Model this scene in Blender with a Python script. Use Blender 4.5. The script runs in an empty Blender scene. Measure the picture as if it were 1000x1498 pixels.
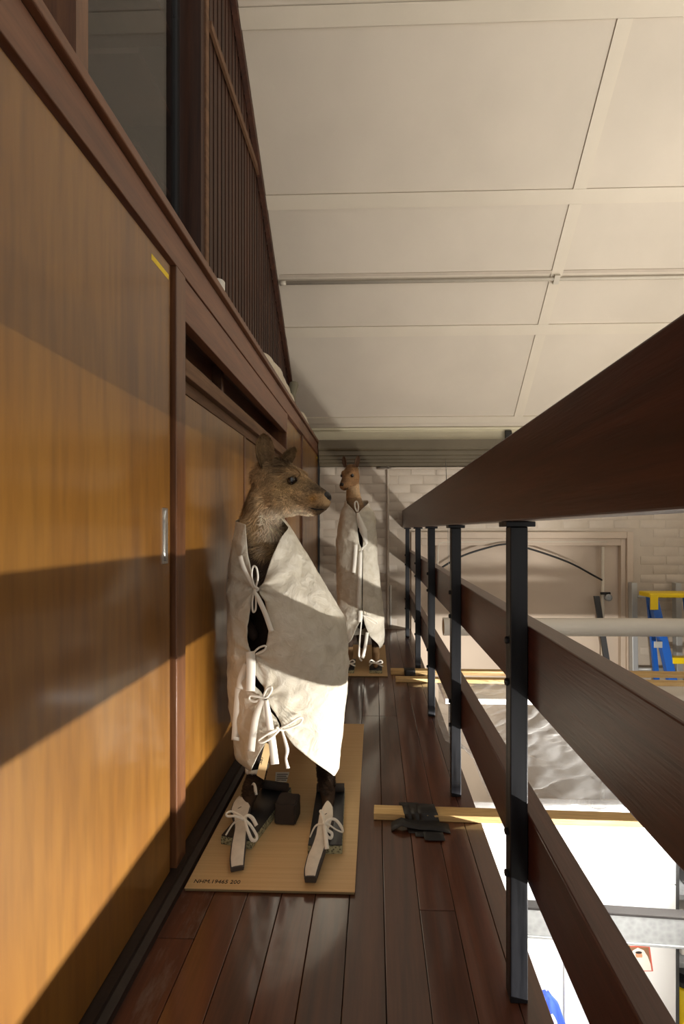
import bpy, bmesh, math, random
import numpy as np
from mathutils import Vector, Matrix, noise

random.seed(7)
scene = bpy.context.scene
C = scene.collection

# ------------------------------------------------------------------ camera
EYE = Vector((0.0, 0.0, 0.95))
FPX, YAW = 700.0, math.radians(1.7)
PPX, PPY = 548.0 - FPX * math.tan(YAW), 775.0
cam = bpy.data.cameras.new('camera')
cam.sensor_fit = 'AUTO'
cam.sensor_width = 36.0
cam.lens = FPX / 1498.0 * 36.0
cam.shift_x = -(PPX - 500.0) / 1498.0
cam.shift_y = (PPY - 749.0) / 1498.0
cam.clip_start = 0.02
cam_o = bpy.data.objects.new('camera', cam)
C.objects.link(cam_o)
cam_o.location = EYE
cam_o.rotation_euler = (math.pi / 2, 0, YAW)
scene.camera = cam_o

# ------------------------------------------------------------------ world and exposure
world = bpy.data.worlds.new('world')
scene.world = world
world.use_nodes = True
world.node_tree.nodes['Background'].inputs[0].default_value = (1.0, 0.95, 0.88, 1)
world.node_tree.nodes['Background'].inputs[1].default_value = 0.66
scene.view_settings.view_transform = 'Standard'
scene.view_settings.look = 'None'
scene.view_settings.exposure = 0.0
scene.view_settings.gamma = 1.0
scene.view_settings.use_curve_mapping = False
UP_W = 140.0           # the uplighter, unseen, put in to brighten the ceiling
END_W = 50.0           # added light without a fixture, turned towards the end wall
LAMP_W = 235.0          # the fluorescent batten hung over the lower room
LAMP_X, LAMP_Z, LAMP_Y0, LAMP_Y1 = 1.45, -0.24, -0.90, 2.10


def P(px, py, Y):
    """a point of the photograph taken at depth Y of the hall"""
    a = (px - PPX) / FPX
    b = (PPY - py) / FPX
    d = Vector((-math.sin(YAW) + a * math.cos(YAW), math.cos(YAW) + a * math.sin(YAW), b))
    return EYE + d * (Y / d.y)


# ------------------------------------------------------------------ helpers
def srgb(r, g, b):
    f = lambda c: (c / 255 / 12.92) if c / 255 <= 0.04045 else ((c / 255 + 0.055) / 1.055) ** 2.4
    return (f(r), f(g), f(b), 1.0)


class MB:
    """collects faces for ONE mesh object"""
    def __init__(self):
        self.v, self.f, self.m = [], [], []

    def add(self, verts, faces, mi=0):
        n = len(self.v)
        self.v += [tuple(p) for p in verts]
        self.f += [tuple(i + n for i in fc) for fc in faces]
        self.m += [mi] * len(faces)
        return self

    def box(self, x0, x1, y0, y1, z0, z1, bev=0.0, mi=0):
        if bev <= 0:
            vs = [(x, y, z) for z in (z0, z1) for y in (y0, y1) for x in (x0, x1)]
            return self.add(vs, [(0, 2, 3, 1), (4, 5, 7, 6), (0, 1, 5, 4), (2, 6, 7, 3), (0, 4, 6, 2), (1, 3, 7, 5)], mi)
        bm = bmesh.new()
        bmesh.ops.create_cube(bm, size=1.0)
        for q in bm.verts:
            q.co = Vector(((x0 + x1) / 2 + q.co.x * (x1 - x0), (y0 + y1) / 2 + q.co.y * (y1 - y0), (z0 + z1) / 2 + q.co.z * (z1 - z0)))
        bmesh.ops.bevel(bm, geom=list(bm.edges), offset=bev, segments=2, affect='EDGES', profile=0.5)
        return self.bm(bm, mi)

    def bm(self, bm, mi=0):
        bm.verts.index_update()
        self.add([q.co for q in bm.verts], [[l.vert.index for l in f.loops] for f in bm.faces], mi)
        bm.free()
        return self

    def tube(self, pts, r, n=10, caps=True, mi=0):
        pts = [Vector(p) for p in pts]
        rr = r if isinstance(r, (list, tuple)) else [r] * len(pts)
        rings = []
        up = None
        for i, p in enumerate(pts):
            t = (pts[min(i + 1, len(pts) - 1)] - pts[max(i - 1, 0)]).normalized()
            if up is None:
                up = Vector((0, 0, 1)) if abs(t.z) < 0.9 else Vector((1, 0, 0))
            a = (up - t * up.dot(t)).normalized()
            b = t.cross(a)
            up = a
            rings.append([p + (a * math.cos(2 * math.pi * k / n) + b * math.sin(2 * math.pi * k / n)) * rr[i] for k in range(n)])
        return self.rings(rings, caps, mi)

    def rings(self, rings, caps=True, mi=0):
        n = len(rings[0])
        vs = [p for r in rings for p in r]
        fs = []
        for i in range(len(rings) - 1):
            for k in range(n):
                k2 = (k + 1) % n
                fs.append((i * n + k, i * n + k2, (i + 1) * n + k2, (i + 1) * n + k))
        if caps:
            fs.append(tuple(range(n))[::-1])
            fs.append(tuple((len(rings) - 1) * n + k for k in range(n)))
        return self.add(vs, fs, mi)

    def prism(self, poly, axis, a0, a1, mi=0):
        """extrude a 2D outline along an axis (0,1,2)"""
        def mk(p, a):
            q = [p[0], p[1]]
            q.insert(axis, a)
            return tuple(q)
        n = len(poly)
        vs = [mk(p, a0) for p in poly] + [mk(p, a1) for p in poly]
        fs = [tuple(range(n))[::-1], tuple(range(n, 2 * n))]
        fs += [(k, (k + 1) % n, n + (k + 1) % n, n + k) for k in range(n)]
        return self.add(vs, fs, mi)

    def mesh(self, name, mats, smooth=False):
        me = bpy.data.meshes.new(name)
        me.from_pydata(self.v, [], self.f)
        mats = mats if isinstance(mats, (list, tuple)) else [mats]
        for m in mats:
            me.materials.append(m)
        me.polygons.foreach_set('material_index', self.m)
        bm = bmesh.new()
        bm.from_mesh(me)
        bmesh.ops.recalc_face_normals(bm, faces=bm.faces)
        bm.to_mesh(me)
        bm.free()
        if smooth:
            me.polygons.foreach_set('use_smooth', [True] * len(me.polygons))
            if smooth == 'auto':
                me.set_sharp_from_angle(angle=math.radians(38))
        me.update()
        return me

    def build(self, name, mats, parent=None, smooth=False):
        return link(name, self.mesh(name, mats, smooth), parent)


def link(name, data, parent=None, loc=None):
    o = bpy.data.objects.new(name, data)
    C.objects.link(o)
    if loc is not None:
        o.location = loc
    if parent is not None:
        setparent(o, parent)
    return o


OFFS = {}


def setparent(o, parent):
    o.parent = parent
    o.matrix_parent_inverse = Matrix.Translation(-OFFS.get(parent.name, Vector((0, 0, 0))))


def empty(name, loc=(0, 0, 0), parent=None):
    o = bpy.data.objects.new(name, None)
    C.objects.link(o)
    o.location = loc
    o.empty_display_size = 0.05
    OFFS[o.name] = Vector(loc)
    return o


def tag(o, label=None, cat=None, group=None, kind=None):
    if label: o['label'] = label
    if cat: o['category'] = cat
    if group: o['group'] = group
    if kind: o['kind'] = kind
    return o


def struct(o, label=None):
    o['kind'] = 'structure'
    if label: o['label'] = label
    return o


def smoothpath(pts, n=6):
    pts = [Vector(p) for p in pts]
    out = []
    for i in range(len(pts) - 1):
        p0, p1, p2, p3 = pts[max(i - 1, 0)], pts[i], pts[i + 1], pts[min(i + 2, len(pts) - 1)]
        for k in range(n):
            t = k / n
            out.append(0.5 * ((2 * p1) + (p2 - p0) * t + (2 * p0 - 5 * p1 + 4 * p2 - p3) * t * t + (3 * p1 - p0 - 3 * p2 + p3) * t ** 3))
    out.append(pts[-1])
    return out


def ribbon(mb, pts, width, hint=(0, -1, 0), thick=0.0012, n=6, twist=0.0):
    """a flat strip of cloth or tape along a path, with a little thickness"""
    pts = smoothpath(pts, n)
    ws = width if isinstance(width, (list, tuple)) else [width, width]
    hint = Vector(hint).normalized()
    L = len(pts)
    rings = []
    for i, p in enumerate(pts):
        t = (pts[min(i + 1, L - 1)] - pts[max(i - 1, 0)])
        t = t.normalized() if t.length > 1e-9 else Vector((0, 0, 1))
        s = t.cross(hint)
        if s.length < 0.05:
            s = t.cross(Vector((0.7, 0.1, 0.7)))
        s.normalize()
        if rings:
            if s.dot(prev) < 0: s = -s
            s = (s * 0.6 + prev * 0.4).normalized()
        prev = s
        f = i / (L - 1) * (len(ws) - 1)
        a = min(int(f), len(ws) - 2)
        w = ws[a] + (ws[a + 1] - ws[a]) * (f - a)
        s2 = Matrix.Rotation(twist * math.sin(i * 0.7), 3, t) @ s
        nn = s2.cross(t).normalized()
        rings.append([p - s2 * w / 2 - nn * thick / 2, p + s2 * w / 2 - nn * thick / 2, p + s2 * w / 2 + nn * thick / 2, p - s2 * w / 2 + nn * thick / 2])
    return mb.rings(rings)


def interp(x, xs, ys):
    return float(np.interp(x, xs, ys))


# ------------------------------------------------------------------ materials
M = {}


def mat(name, color, rough=0.5, metal=0.0, coat=0.0, coat_rough=0.1, spec=0.5):
    m = bpy.data.materials.new(name)
    m.use_nodes = True
    b = m.node_tree.nodes['Principled BSDF']
    b.inputs['Base Color'].default_value = color
    b.inputs['Roughness'].default_value = rough
    b.inputs['Metallic'].default_value = metal
    b.inputs['Coat Weight'].default_value = coat
    b.inputs['Coat Roughness'].default_value = coat_rough
    b.inputs['Specular IOR Level'].default_value = spec
    M[name] = m
    return m


def N(m, t, **kw):
    n = m.node_tree.nodes.new(t)
    for k, v in kw.items():
        if k in n.inputs:
            n.inputs[k].default_value = v
        else:
            setattr(n, k, v)
    return n


def L(m, a, ao, b, bi):
    m.node_tree.links.new(a.outputs[ao], b.inputs[bi])


def bsdf(m):
    return m.node_tree.nodes['Principled BSDF']


def coords(m, scale=(1, 1, 1), rand=True, space='Object'):
    tc = N(m, 'ShaderNodeTexCoord')
    mp = N(m, 'ShaderNodeMapping')
    mp.inputs['Scale'].default_value = scale
    if rand:
        oi = N(m, 'ShaderNodeObjectInfo')
        mu = N(m, 'ShaderNodeMath', operation='MULTIPLY')
        mu.inputs[1].default_value = 37.0
        L(m, oi, 'Random', mu, 0)
        va = N(m, 'ShaderNodeVectorMath', operation='ADD')
        L(m, tc, space, va, 0)
        L(m, mu, 0, va, 1)
        L(m, va, 0, mp, 'Vector')
    else:
        L(m, tc, space, mp, 'Vector')
    return mp


def ramp(m, stops):
    r = N(m, 'ShaderNodeValToRGB')
    el = r.color_ramp.elements
    while len(el) < len(stops):
        el.new(0.5)
    for e, (p, c) in zip(el, stops):
        e.position = p
        e.color = c
    return r


def bump(m, src, out, strength, dist=0.002):
    b = N(m, 'ShaderNodeBump')
    b.inputs['Strength'].default_value = strength
    b.inputs['Distance'].default_value = dist
    L(m, src, out, b, 'Height')
    L(m, b, 'Normal', bsdf(m), 'Normal')
    return b


def wood(name, dark, mid, light, scale, rough=0.4, coat=0.0, coat_rough=0.15, bmp=0.1, rand=True, figure=1.0, vary=0.25):
    """scale: texture scale per axis; small along the grain"""
    m = mat(name, mid, rough, coat=coat, coat_rough=coat_rough)
    mp = coords(m, scale, rand)
    n1 = N(m, 'ShaderNodeTexNoise'); n1.inputs['Scale'].default_value = 1.0; n1.inputs['Detail'].default_value = 6; n1.inputs['Roughness'].default_value = 0.62; n1.inputs['Distortion'].default_value = figure
    L(m, mp, 0, n1, 'Vector')
    r1 = ramp(m, [(0.28, dark), (0.5, mid), (0.74, light)])
    L(m, n1, 'Fac', r1, 'Fac')
    mp2 = coords(m, (scale[0] * 9, scale[1] * 9, scale[2] * 9), rand)
    n2 = N(m, 'ShaderNodeTexNoise'); n2.inputs['Scale'].default_value = 1.0; n2.inputs['Detail'].default_value = 3
    L(m, mp2, 0, n2, 'Vector')
    r2 = ramp(m, [(0.3, (0.62, 0.58, 0.55, 1)), (0.6, (1, 1, 1, 1))])
    L(m, n2, 'Fac', r2, 'Fac')
    mx = N(m, 'ShaderNodeMixRGB', blend_type='MULTIPLY'); mx.inputs[0].default_value = 0.55
    L(m, r1, 0, mx, 1); L(m, r2, 0, mx, 2)
    oi = N(m, 'ShaderNodeObjectInfo')
    hs = N(m, 'ShaderNodeHueSaturation')
    mr = N(m, 'ShaderNodeMapRange')
    mr.inputs['To Min'].default_value = 1 - vary; mr.inputs['To Max'].default_value = 1 + vary
    L(m, oi, 'Random', mr, 'Value'); L(m, mr, 0, hs, 'Value'); L(m, mx, 0, hs, 'Color')
    L(m, hs, 0, bsdf(m), 'Base Color')
    bump(m, n2, 'Fac', bmp, 0.001)
    return m


def paint(name, color, rough=0.55, var=0.06, scale=6.0, bmp=0.15, bscale=60.0, rand=True):
    m = mat(name, color, rough)
    mp = coords(m, (1, 1, 1), rand)
    n1 = N(m, 'ShaderNodeTexNoise'); n1.inputs['Scale'].default_value = scale; n1.inputs['Detail'].default_value = 5
    L(m, mp, 0, n1, 'Vector')
    lo = tuple(c * (1 - var * 2) for c in color[:3]) + (1,)
    hi = tuple(min(1, c * (1 + var)) for c in color[:3]) + (1,)
    r = ramp(m, [(0.3, lo), (0.65, hi)])
    L(m, n1, 'Fac', r, 'Fac'); L(m, r, 0, bsdf(m), 'Base Color')
    n2 = N(m, 'ShaderNodeTexNoise'); n2.inputs['Scale'].default_value = bscale; n2.inputs['Detail'].default_value = 4
    L(m, mp, 0, n2, 'Vector')
    bump(m, n2, 'Fac', bmp, 0.002)
    return m


# grain upright (z), along the hall (y) or across (x)
wood('door_wood', srgb(108, 67, 19), srgb(128, 84, 25), srgb(141, 97, 34), (5, 5, 0.5), rough=0.42, coat=0.6, coat_rough=0.13, bmp=0.04, figure=0.9, vary=0.05)
wood('frame_wood', srgb(88, 50, 30), srgb(110, 66, 41), srgb(124, 80, 52), (16, 1.2, 16), rough=0.45, coat=0.25, coat_rough=0.25, bmp=0.08, vary=0.08)
wood('stile_wood', srgb(82, 50, 28), srgb(106, 66, 38), srgb(122, 80, 48), (16, 16, 1.2), rough=0.4, coat=0.3, coat_rough=0.2, bmp=0.08, vary=0.08)
wood('raw_rail_wood', srgb(84, 58, 38), srgb(112, 80, 55), srgb(132, 98, 70), (18, 1.2, 18), rough=0.65, bmp=0.25, vary=0.05)
wood('niche_wood', srgb(64, 38, 24), srgb(86, 54, 35), srgb(100, 66, 44), (12, 1.0, 12), rough=0.4, coat=0.2, bmp=0.05, vary=0.15)
wood('slat_wood', srgb(42, 22, 12), srgb(64, 35, 20), srgb(80, 46, 28), (20, 20, 1.0), rough=0.55, bmp=0.15, vary=0.35)
wood('railing_wood', srgb(57, 28, 20), srgb(77, 39, 28), srgb(93, 51, 38), (26, 1.6, 26), rough=0.38, coat=0.25, coat_rough=0.35, bmp=0.5, vary=0.05)
wood('floor_wood', srgb(56, 28, 15), srgb(82, 43, 24), srgb(102, 58, 34), (14, 0.9, 14), rough=0.4, coat=1.0, coat_rough=0.12, bmp=0.12, vary=0.28)
wood('timber', srgb(188, 150, 92), srgb(212, 178, 120), srgb(226, 198, 146), (1.6, 26, 26), rough=0.6, bmp=0.15, vary=0.06)
wood('interior_wood', srgb(40, 20, 8), srgb(70, 38, 16), srgb(90, 52, 24), (10, 10, 0.8), rough=0.5, vary=0.1)
paint('ceiling_paint', srgb(212, 200, 182), 0.6, 0.03, 2.0, 0.12, 70)
paint('batten_paint', srgb(216, 204, 184), 0.55, 0.02, 3.0, 0.08, 60)
paint('brick_paint', srgb(198, 184, 166), 0.5, 0.03, 9.0, 0.5, 45)
paint('mortar_paint', srgb(192, 178, 160), 0.6, 0.03, 9.0, 0.4, 60)
paint('cornice_paint', srgb(210, 200, 170), 0.5, 0.03, 4.0, 0.06, 60)
paint('beam_paint', srgb(102, 91, 70), 0.5, 0.06, 4.0, 0.1, 40)
paint('doorway_paint', srgb(200, 182, 162), 0.6, 0.03, 2.0, 0.06, 60)
paint('pipe_paint', srgb(206, 196, 178), 0.45, 0.04, 8.0, 0.08, 60)
paint('white_lacquer', srgb(240, 240, 238), 0.4, 0.01, 2.0, 0.02, 60)
paint('tube_white', srgb(226, 222, 212), 0.4, 0.03, 2.0, 0.02, 40)
paint('room_paint', srgb(190, 180, 165), 0.7, 0.04, 2.0, 0.06, 40)
paint('concrete', srgb(112, 104, 96), 0.7, 0.12, 3.0, 0.2, 40)
paint('plinth', srgb(44, 32, 26), 0.5, 0.25, 7.0, 0.5, 30)
paint('dust', srgb(120, 108, 98), 0.9, 0.2, 30.0, 0.5, 80)
mat('glass_dark', (0.02, 0.02, 0.02, 1), 0.05)
mat('chrome', srgb(214, 212, 206), 0.24, metal=0.9)
mat('gap', srgb(16, 10, 7), 0.8)
mat('yellow_sticker', srgb(232, 200, 40), 0.5)
mat('ink', srgb(22, 18, 16), 0.7)
mat('paper', srgb(236, 230, 218), 0.7)
mat('tag_card', srgb(224, 190, 136), 0.7)
mat('black_plastic', srgb(20, 20, 21), 0.45)
mat('blue_cloth', srgb(44, 74, 176), 0.85)
mat('yellow_plastic', srgb(240, 206, 10), 0.4)
mat('blue_fibreglass', srgb(24, 96, 190), 0.4)
mat('red_card', srgb(206, 96, 78), 0.6)
mat('brown_card', srgb(140, 104, 76), 0.6)
mat('face_card', srgb(206, 150, 112), 0.6)
mat('grey_plastic', srgb(60, 60, 60), 0.6)


def sheen(m, lo, hi):
    """reflection of a thin sheet, the same from either face: weak head-on, strong at a glance"""
    w = N(m, 'ShaderNodeLayerWeight'); w.inputs['Blend'].default_value = 0.5
    p = N(m, 'ShaderNodeMath', operation='POWER'); p.inputs[1].default_value = 4.0
    L(m, w, 'Facing', p, 0)
    r = N(m, 'ShaderNodeMapRange'); r.inputs['To Min'].default_value = lo; r.inputs['To Max'].default_value = hi
    L(m, p, 0, r, 'Value')
    return r


def make_special():
    # steel of the railing posts: mill-black bar with a bluish sheen
    m = mat('post_steel', srgb(34, 36, 42), 0.38, metal=0.1, spec=0.4)
    mp = coords(m, (60, 60, 6))
    n = N(m, 'ShaderNodeTexNoise'); n.inputs['Scale'].default_value = 1.0; n.inputs['Detail'].default_value = 4
    L(m, mp, 0, n, 'Vector')
    r = ramp(m, [(0.3, srgb(10, 11, 14)), (0.7, srgb(25, 26, 32))]); L(m, n, 'Fac', r, 'Fac'); L(m, r, 0, bsdf(m), 'Base Color')
    r2 = ramp(m, [(0.3, (0.28,) * 3 + (1,)), (0.7, (0.5,) * 3 + (1,))]); L(m, n, 'Fac', r2, 'Fac'); L(m, r2, 0, bsdf(m), 'Roughness')
    # galvanised steel
    m = mat('galvanised', srgb(170, 172, 172), 0.5, metal=0.6)
    mp = coords(m, (1, 1, 1))
    n = N(m, 'ShaderNodeTexVoronoi'); n.inputs['Scale'].default_value = 45
    L(m, mp, 0, n, 'Vector')
    r = ramp(m, [(0.0, srgb(150, 152, 152)), (1.0, srgb(172, 174, 174))]); L(m, n, 'Distance', r, 'Fac'); L(m, r, 0, bsdf(m), 'Base Color')
    mat('aluminium', srgb(186, 186, 182), 0.45, metal=0.35)
    # calico
    m = mat('calico', srgb(232, 224, 206), 0.9, spec=0.15)
    mp = coords(m, (1, 1, 1), rand=False)
    w1 = N(m, 'ShaderNodeTexNoise'); w1.inputs['Scale'].default_value = 900; w1.inputs['Detail'].default_value = 2
    L(m, mp, 0, w1, 'Vector')
    w2 = N(m, 'ShaderNodeTexNoise'); w2.inputs['Scale'].default_value = 22; w2.inputs['Detail'].default_value = 6; w2.inputs['Roughness'].default_value = 0.6; w2.inputs['Distortion'].default_value = 0.8
    L(m, mp, 0, w2, 'Vector')
    r = ramp(m, [(0.3, srgb(218, 208, 186)), (0.7, srgb(238, 231, 215))]); L(m, w2, 'Fac', r, 'Fac'); L(m, r, 0, bsdf(m), 'Base Color')
    b1 = N(m, 'ShaderNodeBump'); b1.inputs['Strength'].default_value = 0.25; b1.inputs['Distance'].default_value = 0.0008; L(m, w1, 'Fac', b1, 'Height')
    b2 = N(m, 'ShaderNodeBump'); b2.inputs['Strength'].default_value = 0.75; b2.inputs['Distance'].default_value = 0.012; L(m, w2, 'Fac', b2, 'Height'); L(m, b1, 'Normal', b2, 'Normal'); L(m, b2, 'Normal', bsdf(m), 'Normal')
    tr = N(m, 'ShaderNodeBsdfTranslucent'); tr.inputs['Color'].default_value = srgb(224, 208, 172)
    ms = N(m, 'ShaderNodeMixShader'); ms.inputs[0].default_value = 0.16
    out = m.node_tree.nodes['Material Output']
    L(m, bsdf(m), 0, ms, 1); L(m, tr, 0, ms, 2); L(m, ms, 0, out, 'Surface')
    m = mat('tape_cotton', srgb(240, 234, 220), 0.85, spec=0.2)
    # glazing
    m = bpy.data.materials.new('glazing'); m.use_nodes = True; M['glazing'] = m
    nt = m.node_tree; nt.nodes.remove(nt.nodes['Principled BSDF'])
    t = N(m, 'ShaderNodeBsdfTransparent'); t.inputs[0].default_value = (0.62, 0.62, 0.62, 1)
    g = N(m, 'ShaderNodeBsdfGlossy'); g.inputs['Roughness'].default_value = 0.02
    f = sheen(m, 0.06, 0.7)
    ms = N(m, 'ShaderNodeMixShader'); L(m, f, 0, ms, 0); L(m, t, 0, ms, 1); L(m, g, 0, ms, 2)
    L(m, ms, 0, nt.nodes['Material Output'], 'Surface')
    # polythene
    m = bpy.data.materials.new('polythene'); m.use_nodes = True; M['polythene'] = m
    nt = m.node_tree; nt.nodes.remove(nt.nodes['Principled BSDF'])
    t = N(m, 'ShaderNodeBsdfTransparent'); t.inputs[0].default_value = (0.85, 0.85, 0.85, 1)
    g = N(m, 'ShaderNodeBsdfGlossy'); g.inputs['Roughness'].default_value = 0.11
    d = N(m, 'ShaderNodeBsdfTranslucent'); d.inputs[0].default_value = (0.85, 0.85, 0.84, 1)
    d2 = N(m, 'ShaderNodeBsdfDiffuse'); d2.inputs[0].default_value = (0.8, 0.8, 0.79, 1)
    dd = N(m, 'ShaderNodeMixShader'); dd.inputs[0].default_value = 0.5; L(m, d, 0, dd, 1); L(m, d2, 0, dd, 2)
    lw = N(m, 'ShaderNodeLayerWeight'); lw.inputs['Blend'].default_value = 0.35
    mr = N(m, 'ShaderNodeMapRange'); mr.inputs['To Min'].default_value = 0.09; mr.inputs['To Max'].default_value = 0.28; L(m, lw, 'Facing', mr, 'Value')
    m1 = N(m, 'ShaderNodeMixShader'); L(m, mr, 0, m1, 0); L(m, t, 0, m1, 1); L(m, dd, 0, m1, 2)
    fr = sheen(m, 0.045, 0.75)
    m2 = N(m, 'ShaderNodeMixShader'); L(m, fr, 0, m2, 0); L(m, m1, 0, m2, 1); L(m, g, 0, m2, 2)
    L(m, m2, 0, nt.nodes['Material Output'], 'Surface')
    # base board: pale hardboard, fine lines across
    m = mat('hardboard', srgb(196, 156, 104), 0.6)
    mp = coords(m, (1.5, 220, 40), rand=False)
    n = N(m, 'ShaderNodeTexNoise'); n.inputs['Scale'].default_value = 1.0; n.inputs['Detail'].default_value = 3
    L(m, mp, 0, n, 'Vector')
    r = ramp(m, [(0.3, srgb(198, 164, 116)), (0.7, srgb(208, 175, 127))]); L(m, n, 'Fac', r, 'Fac'); L(m, r, 0, bsdf(m), 'Base Color')
    m = mat('board_edge', srgb(134, 116, 82), 0.8)
    # corrugated plastic of foot blocks
    m = mat('core_board', srgb(150, 146, 112), 0.7)
    mp = coords(m, (1, 1, 1), rand=False)
    n = N(m, 'ShaderNodeTexVoronoi'); n.inputs['Scale'].default_value = 150
    L(m, mp, 0, n, 'Vector')
    r = ramp(m, [(0.15, srgb(70, 66, 50)), (0.6, srgb(176, 172, 136))]); L(m, n, 'Distance', r, 'Fac'); L(m, r, 0, bsdf(m), 'Base Color')
    bump(m, n, 'Distance', 0.8, 0.003)
    paint('foam_black', srgb(58, 50, 45), 0.8, 0.1, 12, 0.3, 120, rand=False)
    paint('black_sheet', srgb(44, 44, 46), 0.35, 0.06, 6, 0.05, 60, rand=False)
    paint('felt_white', srgb(222, 212, 196), 0.95, 0.05, 40, 0.3, 200, rand=False)
    paint('foam_grey', srgb(74, 68, 64), 0.85, 0.08, 30, 0.3, 150, rand=False)
    m = mat('gaffer_tape', srgb(26, 25, 25), 0.55)
    mp = coords(m, (1, 1, 1), rand=False)
    n = N(m, 'ShaderNodeTexNoise'); n.inputs['Scale'].default_value = 60; n.inputs['Detail'].default_value = 3
    L(m, mp, 0, n, 'Vector'); bump(m, n, 'Fac', 0.5, 0.003)
    # hide and fur take their colour from the animal's own coat pattern, stored per vertex
    for nm, rg in (('hide', 0.8), ('fur', 0.65)):
        m = mat(nm, srgb(90, 62, 40), rg, spec=0.25)
        a = N(m, 'ShaderNodeAttribute'); a.attribute_name = 'coat'
        L(m, a, 'Color', bsdf(m), 'Base Color')
    mat('eye', srgb(12, 8, 6), 0.05, coat=1.0, coat_rough=0.02)
    mat('nose_skin', srgb(22, 18, 17), 0.35)


    # boards along the door track, dusty and scuffed
    m = M['floor_wood'].copy(); m.name = 'dusty_floor'; M['dusty_floor'] = m
    b = bsdf(m)
    src = b.inputs['Base Color'].links[0].from_socket
    mp = coords(m, (16, 5, 16), True)
    n = N(m, 'ShaderNodeTexNoise'); n.inputs['Scale'].default_value = 1.0; n.inputs['Detail'].default_value = 8; n.inputs['Roughness'].default_value = 0.7
    L(m, mp, 0, n, 'Vector')
    r = ramp(m, [(0.52, (0, 0, 0, 1)), (0.72, (0.55, 0.55, 0.55, 1))]); L(m, n, 'Fac', r, 'Fac')
    mx = N(m, 'ShaderNodeMixRGB'); mx.inputs[2].default_value = srgb(134, 122, 112)
    m.node_tree.links.new(r.outputs[0], mx.inputs[0]); m.node_tree.links.new(src, mx.inputs[1])
    L(m, mx, 0, b, 'Base Color')
    b.inputs['Coat Weight'].default_value = 0.1
    b.inputs['Roughness'].default_value = 0.6


make_special()

# ================================================================== THE SETTING
XW = -0.54                 # face of the panelled wall
YB = 4.60                  # painted brick end wall
SL = 0.88                  # fall of the sloping ceiling


def cz(Y):
    return 5.93 - SL * Y


# ---- floor of the gallery: varnished boards
floor = struct(empty('floor', (0, 1.9, 0)))
MB().box(-0.56, 0.330, -0.8, YB, -0.16, -0.019).build('joist_deck', M['gap'], floor)
MB().box(0.3305, 0.343, -0.8, YB, -0.20, -0.019, 0.002).build('edge_board', M['floor_wood'], floor)
PW = 0.0885
pm = {}
edges = [-0.508 + PW * i for i in range(11)]
edges[-1] = 0.346
joints = {0: [1.1, 3.0], 1: [2.0], 2: [0.6, 2.75], 3: [1.75, 3.7], 4: [0.9, 3.25], 5: [2.445], 6: [2.445, 4.1], 7: [1.2, 3.4], 8: [2.9], 9: [1.9, 3.9]}
for i in range(10):
    cuts = [-0.8] + joints[i] + [YB]
    for a, b in zip(cuts[:-1], cuts[1:]):
        w = edges[i + 1] - edges[i] - 0.0016
        key = (round(w, 4), round(b - a, 3), i == 0)
        if key not in pm:
            pm[key] = MB().box(-w / 2, w / 2, -(b - a) / 2 + 0.0008, (b - a) / 2 - 0.0008, -0.019, 0.0, 0.0012).mesh('plank', M['floor_wood' if i else 'dusty_floor'])
        link('plank', pm[key], floor, ((edges[i] + edges[i + 1]) / 2, (a + b) / 2, random.uniform(-0.0006, 0.0)))

# ---- panelled wall with sliding doors
wall_left = struct(empty('wall_left', (XW, 1.9, 0)))
MB().box(-0.62, -0.585, -0.8, YB, 0, 1.40).build('backing', M['gap'], wall_left)
MB().box(-0.575, -0.535, -0.8, YB - 0.012, 1.664, 1.752, 0.002).build('header', M['frame_wood'], wall_left)
MB().box(-0.572, -0.540, -0.8, YB - 0.012, 1.752, 1.760).build('shadow_groove', M['gap'], wall_left)
MB().box(-1.00, -0.522, -0.8, YB - 0.012, 1.760, 1.785, 0.003).build('ledge', M['frame_wood'], wall_left)
MB().box(-0.575, -0.535, 1.277, 1.340, 0.0, 1.664, 0.002).build('stile', M['stile_wood'], wall_left)
MB().box(-0.570, -0.537, 1.3405, 2.90, 1.542, 1.659, 0.002).build('fascia_board', M['frame_wood'], wall_left)
MB().box(-0.66, -0.640, 1.3405, 2.90, 1.4375, 1.60).build('niche_back', M['niche_wood'], wall_left)
MB().box(-0.6395, -0.600, 1.86, 1.885, 1.4375, 1.60, 0.002).build('niche_divider', M['niche_wood'], wall_left)
MB().box(-0.66, -0.571, 1.3405, 2.90, 1.60, 1.615).build('niche_top', M['niche_wood'], wall_left)
MB().box(-0.684, -0.535, 1.3405, 2.90, 1.388, 1.437, 0.002).build('shelf_rail', M['raw_rail_wood'], wall_left)
MB().box(-0.60, -0.556, 1.3405, 2.90, 1.350, 1.3875, 0.0015).build('door_track', M['raw_rail_wood'], wall_left)
MB().box(-0.69, -0.537, 2.9005, 2.935, 0.0, 1.663, 0.002).build('stile', M['stile_wood'], wall_left)
MB().box(-0.575, -0.530, 4.575, YB - 0.001, 0.0, 1.664, 0.001).build('corner_strip', M['grey_plastic'], wall_left)
base_l = struct(MB().prism([(-0.5845, 0.0), (-0.506, 0.0), (-0.506, 0.018), (-0.522, 0.024), (-0.522, 0.036), (-0.5845, 0.036)], 1, -0.8, YB - 0.03).build('baseboard_left', M['plinth']))


def sliding_door(name, y0, y1, z1, x=-0.546):
    d = struct(empty(name, (x, (y0 + y1) / 2, 0.04)))
    MB().box(x - 0.022, x, y0, y1, 0.038, z1, 0.0015).build('door_panel', M['door_wood'], d)
    return d


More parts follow.
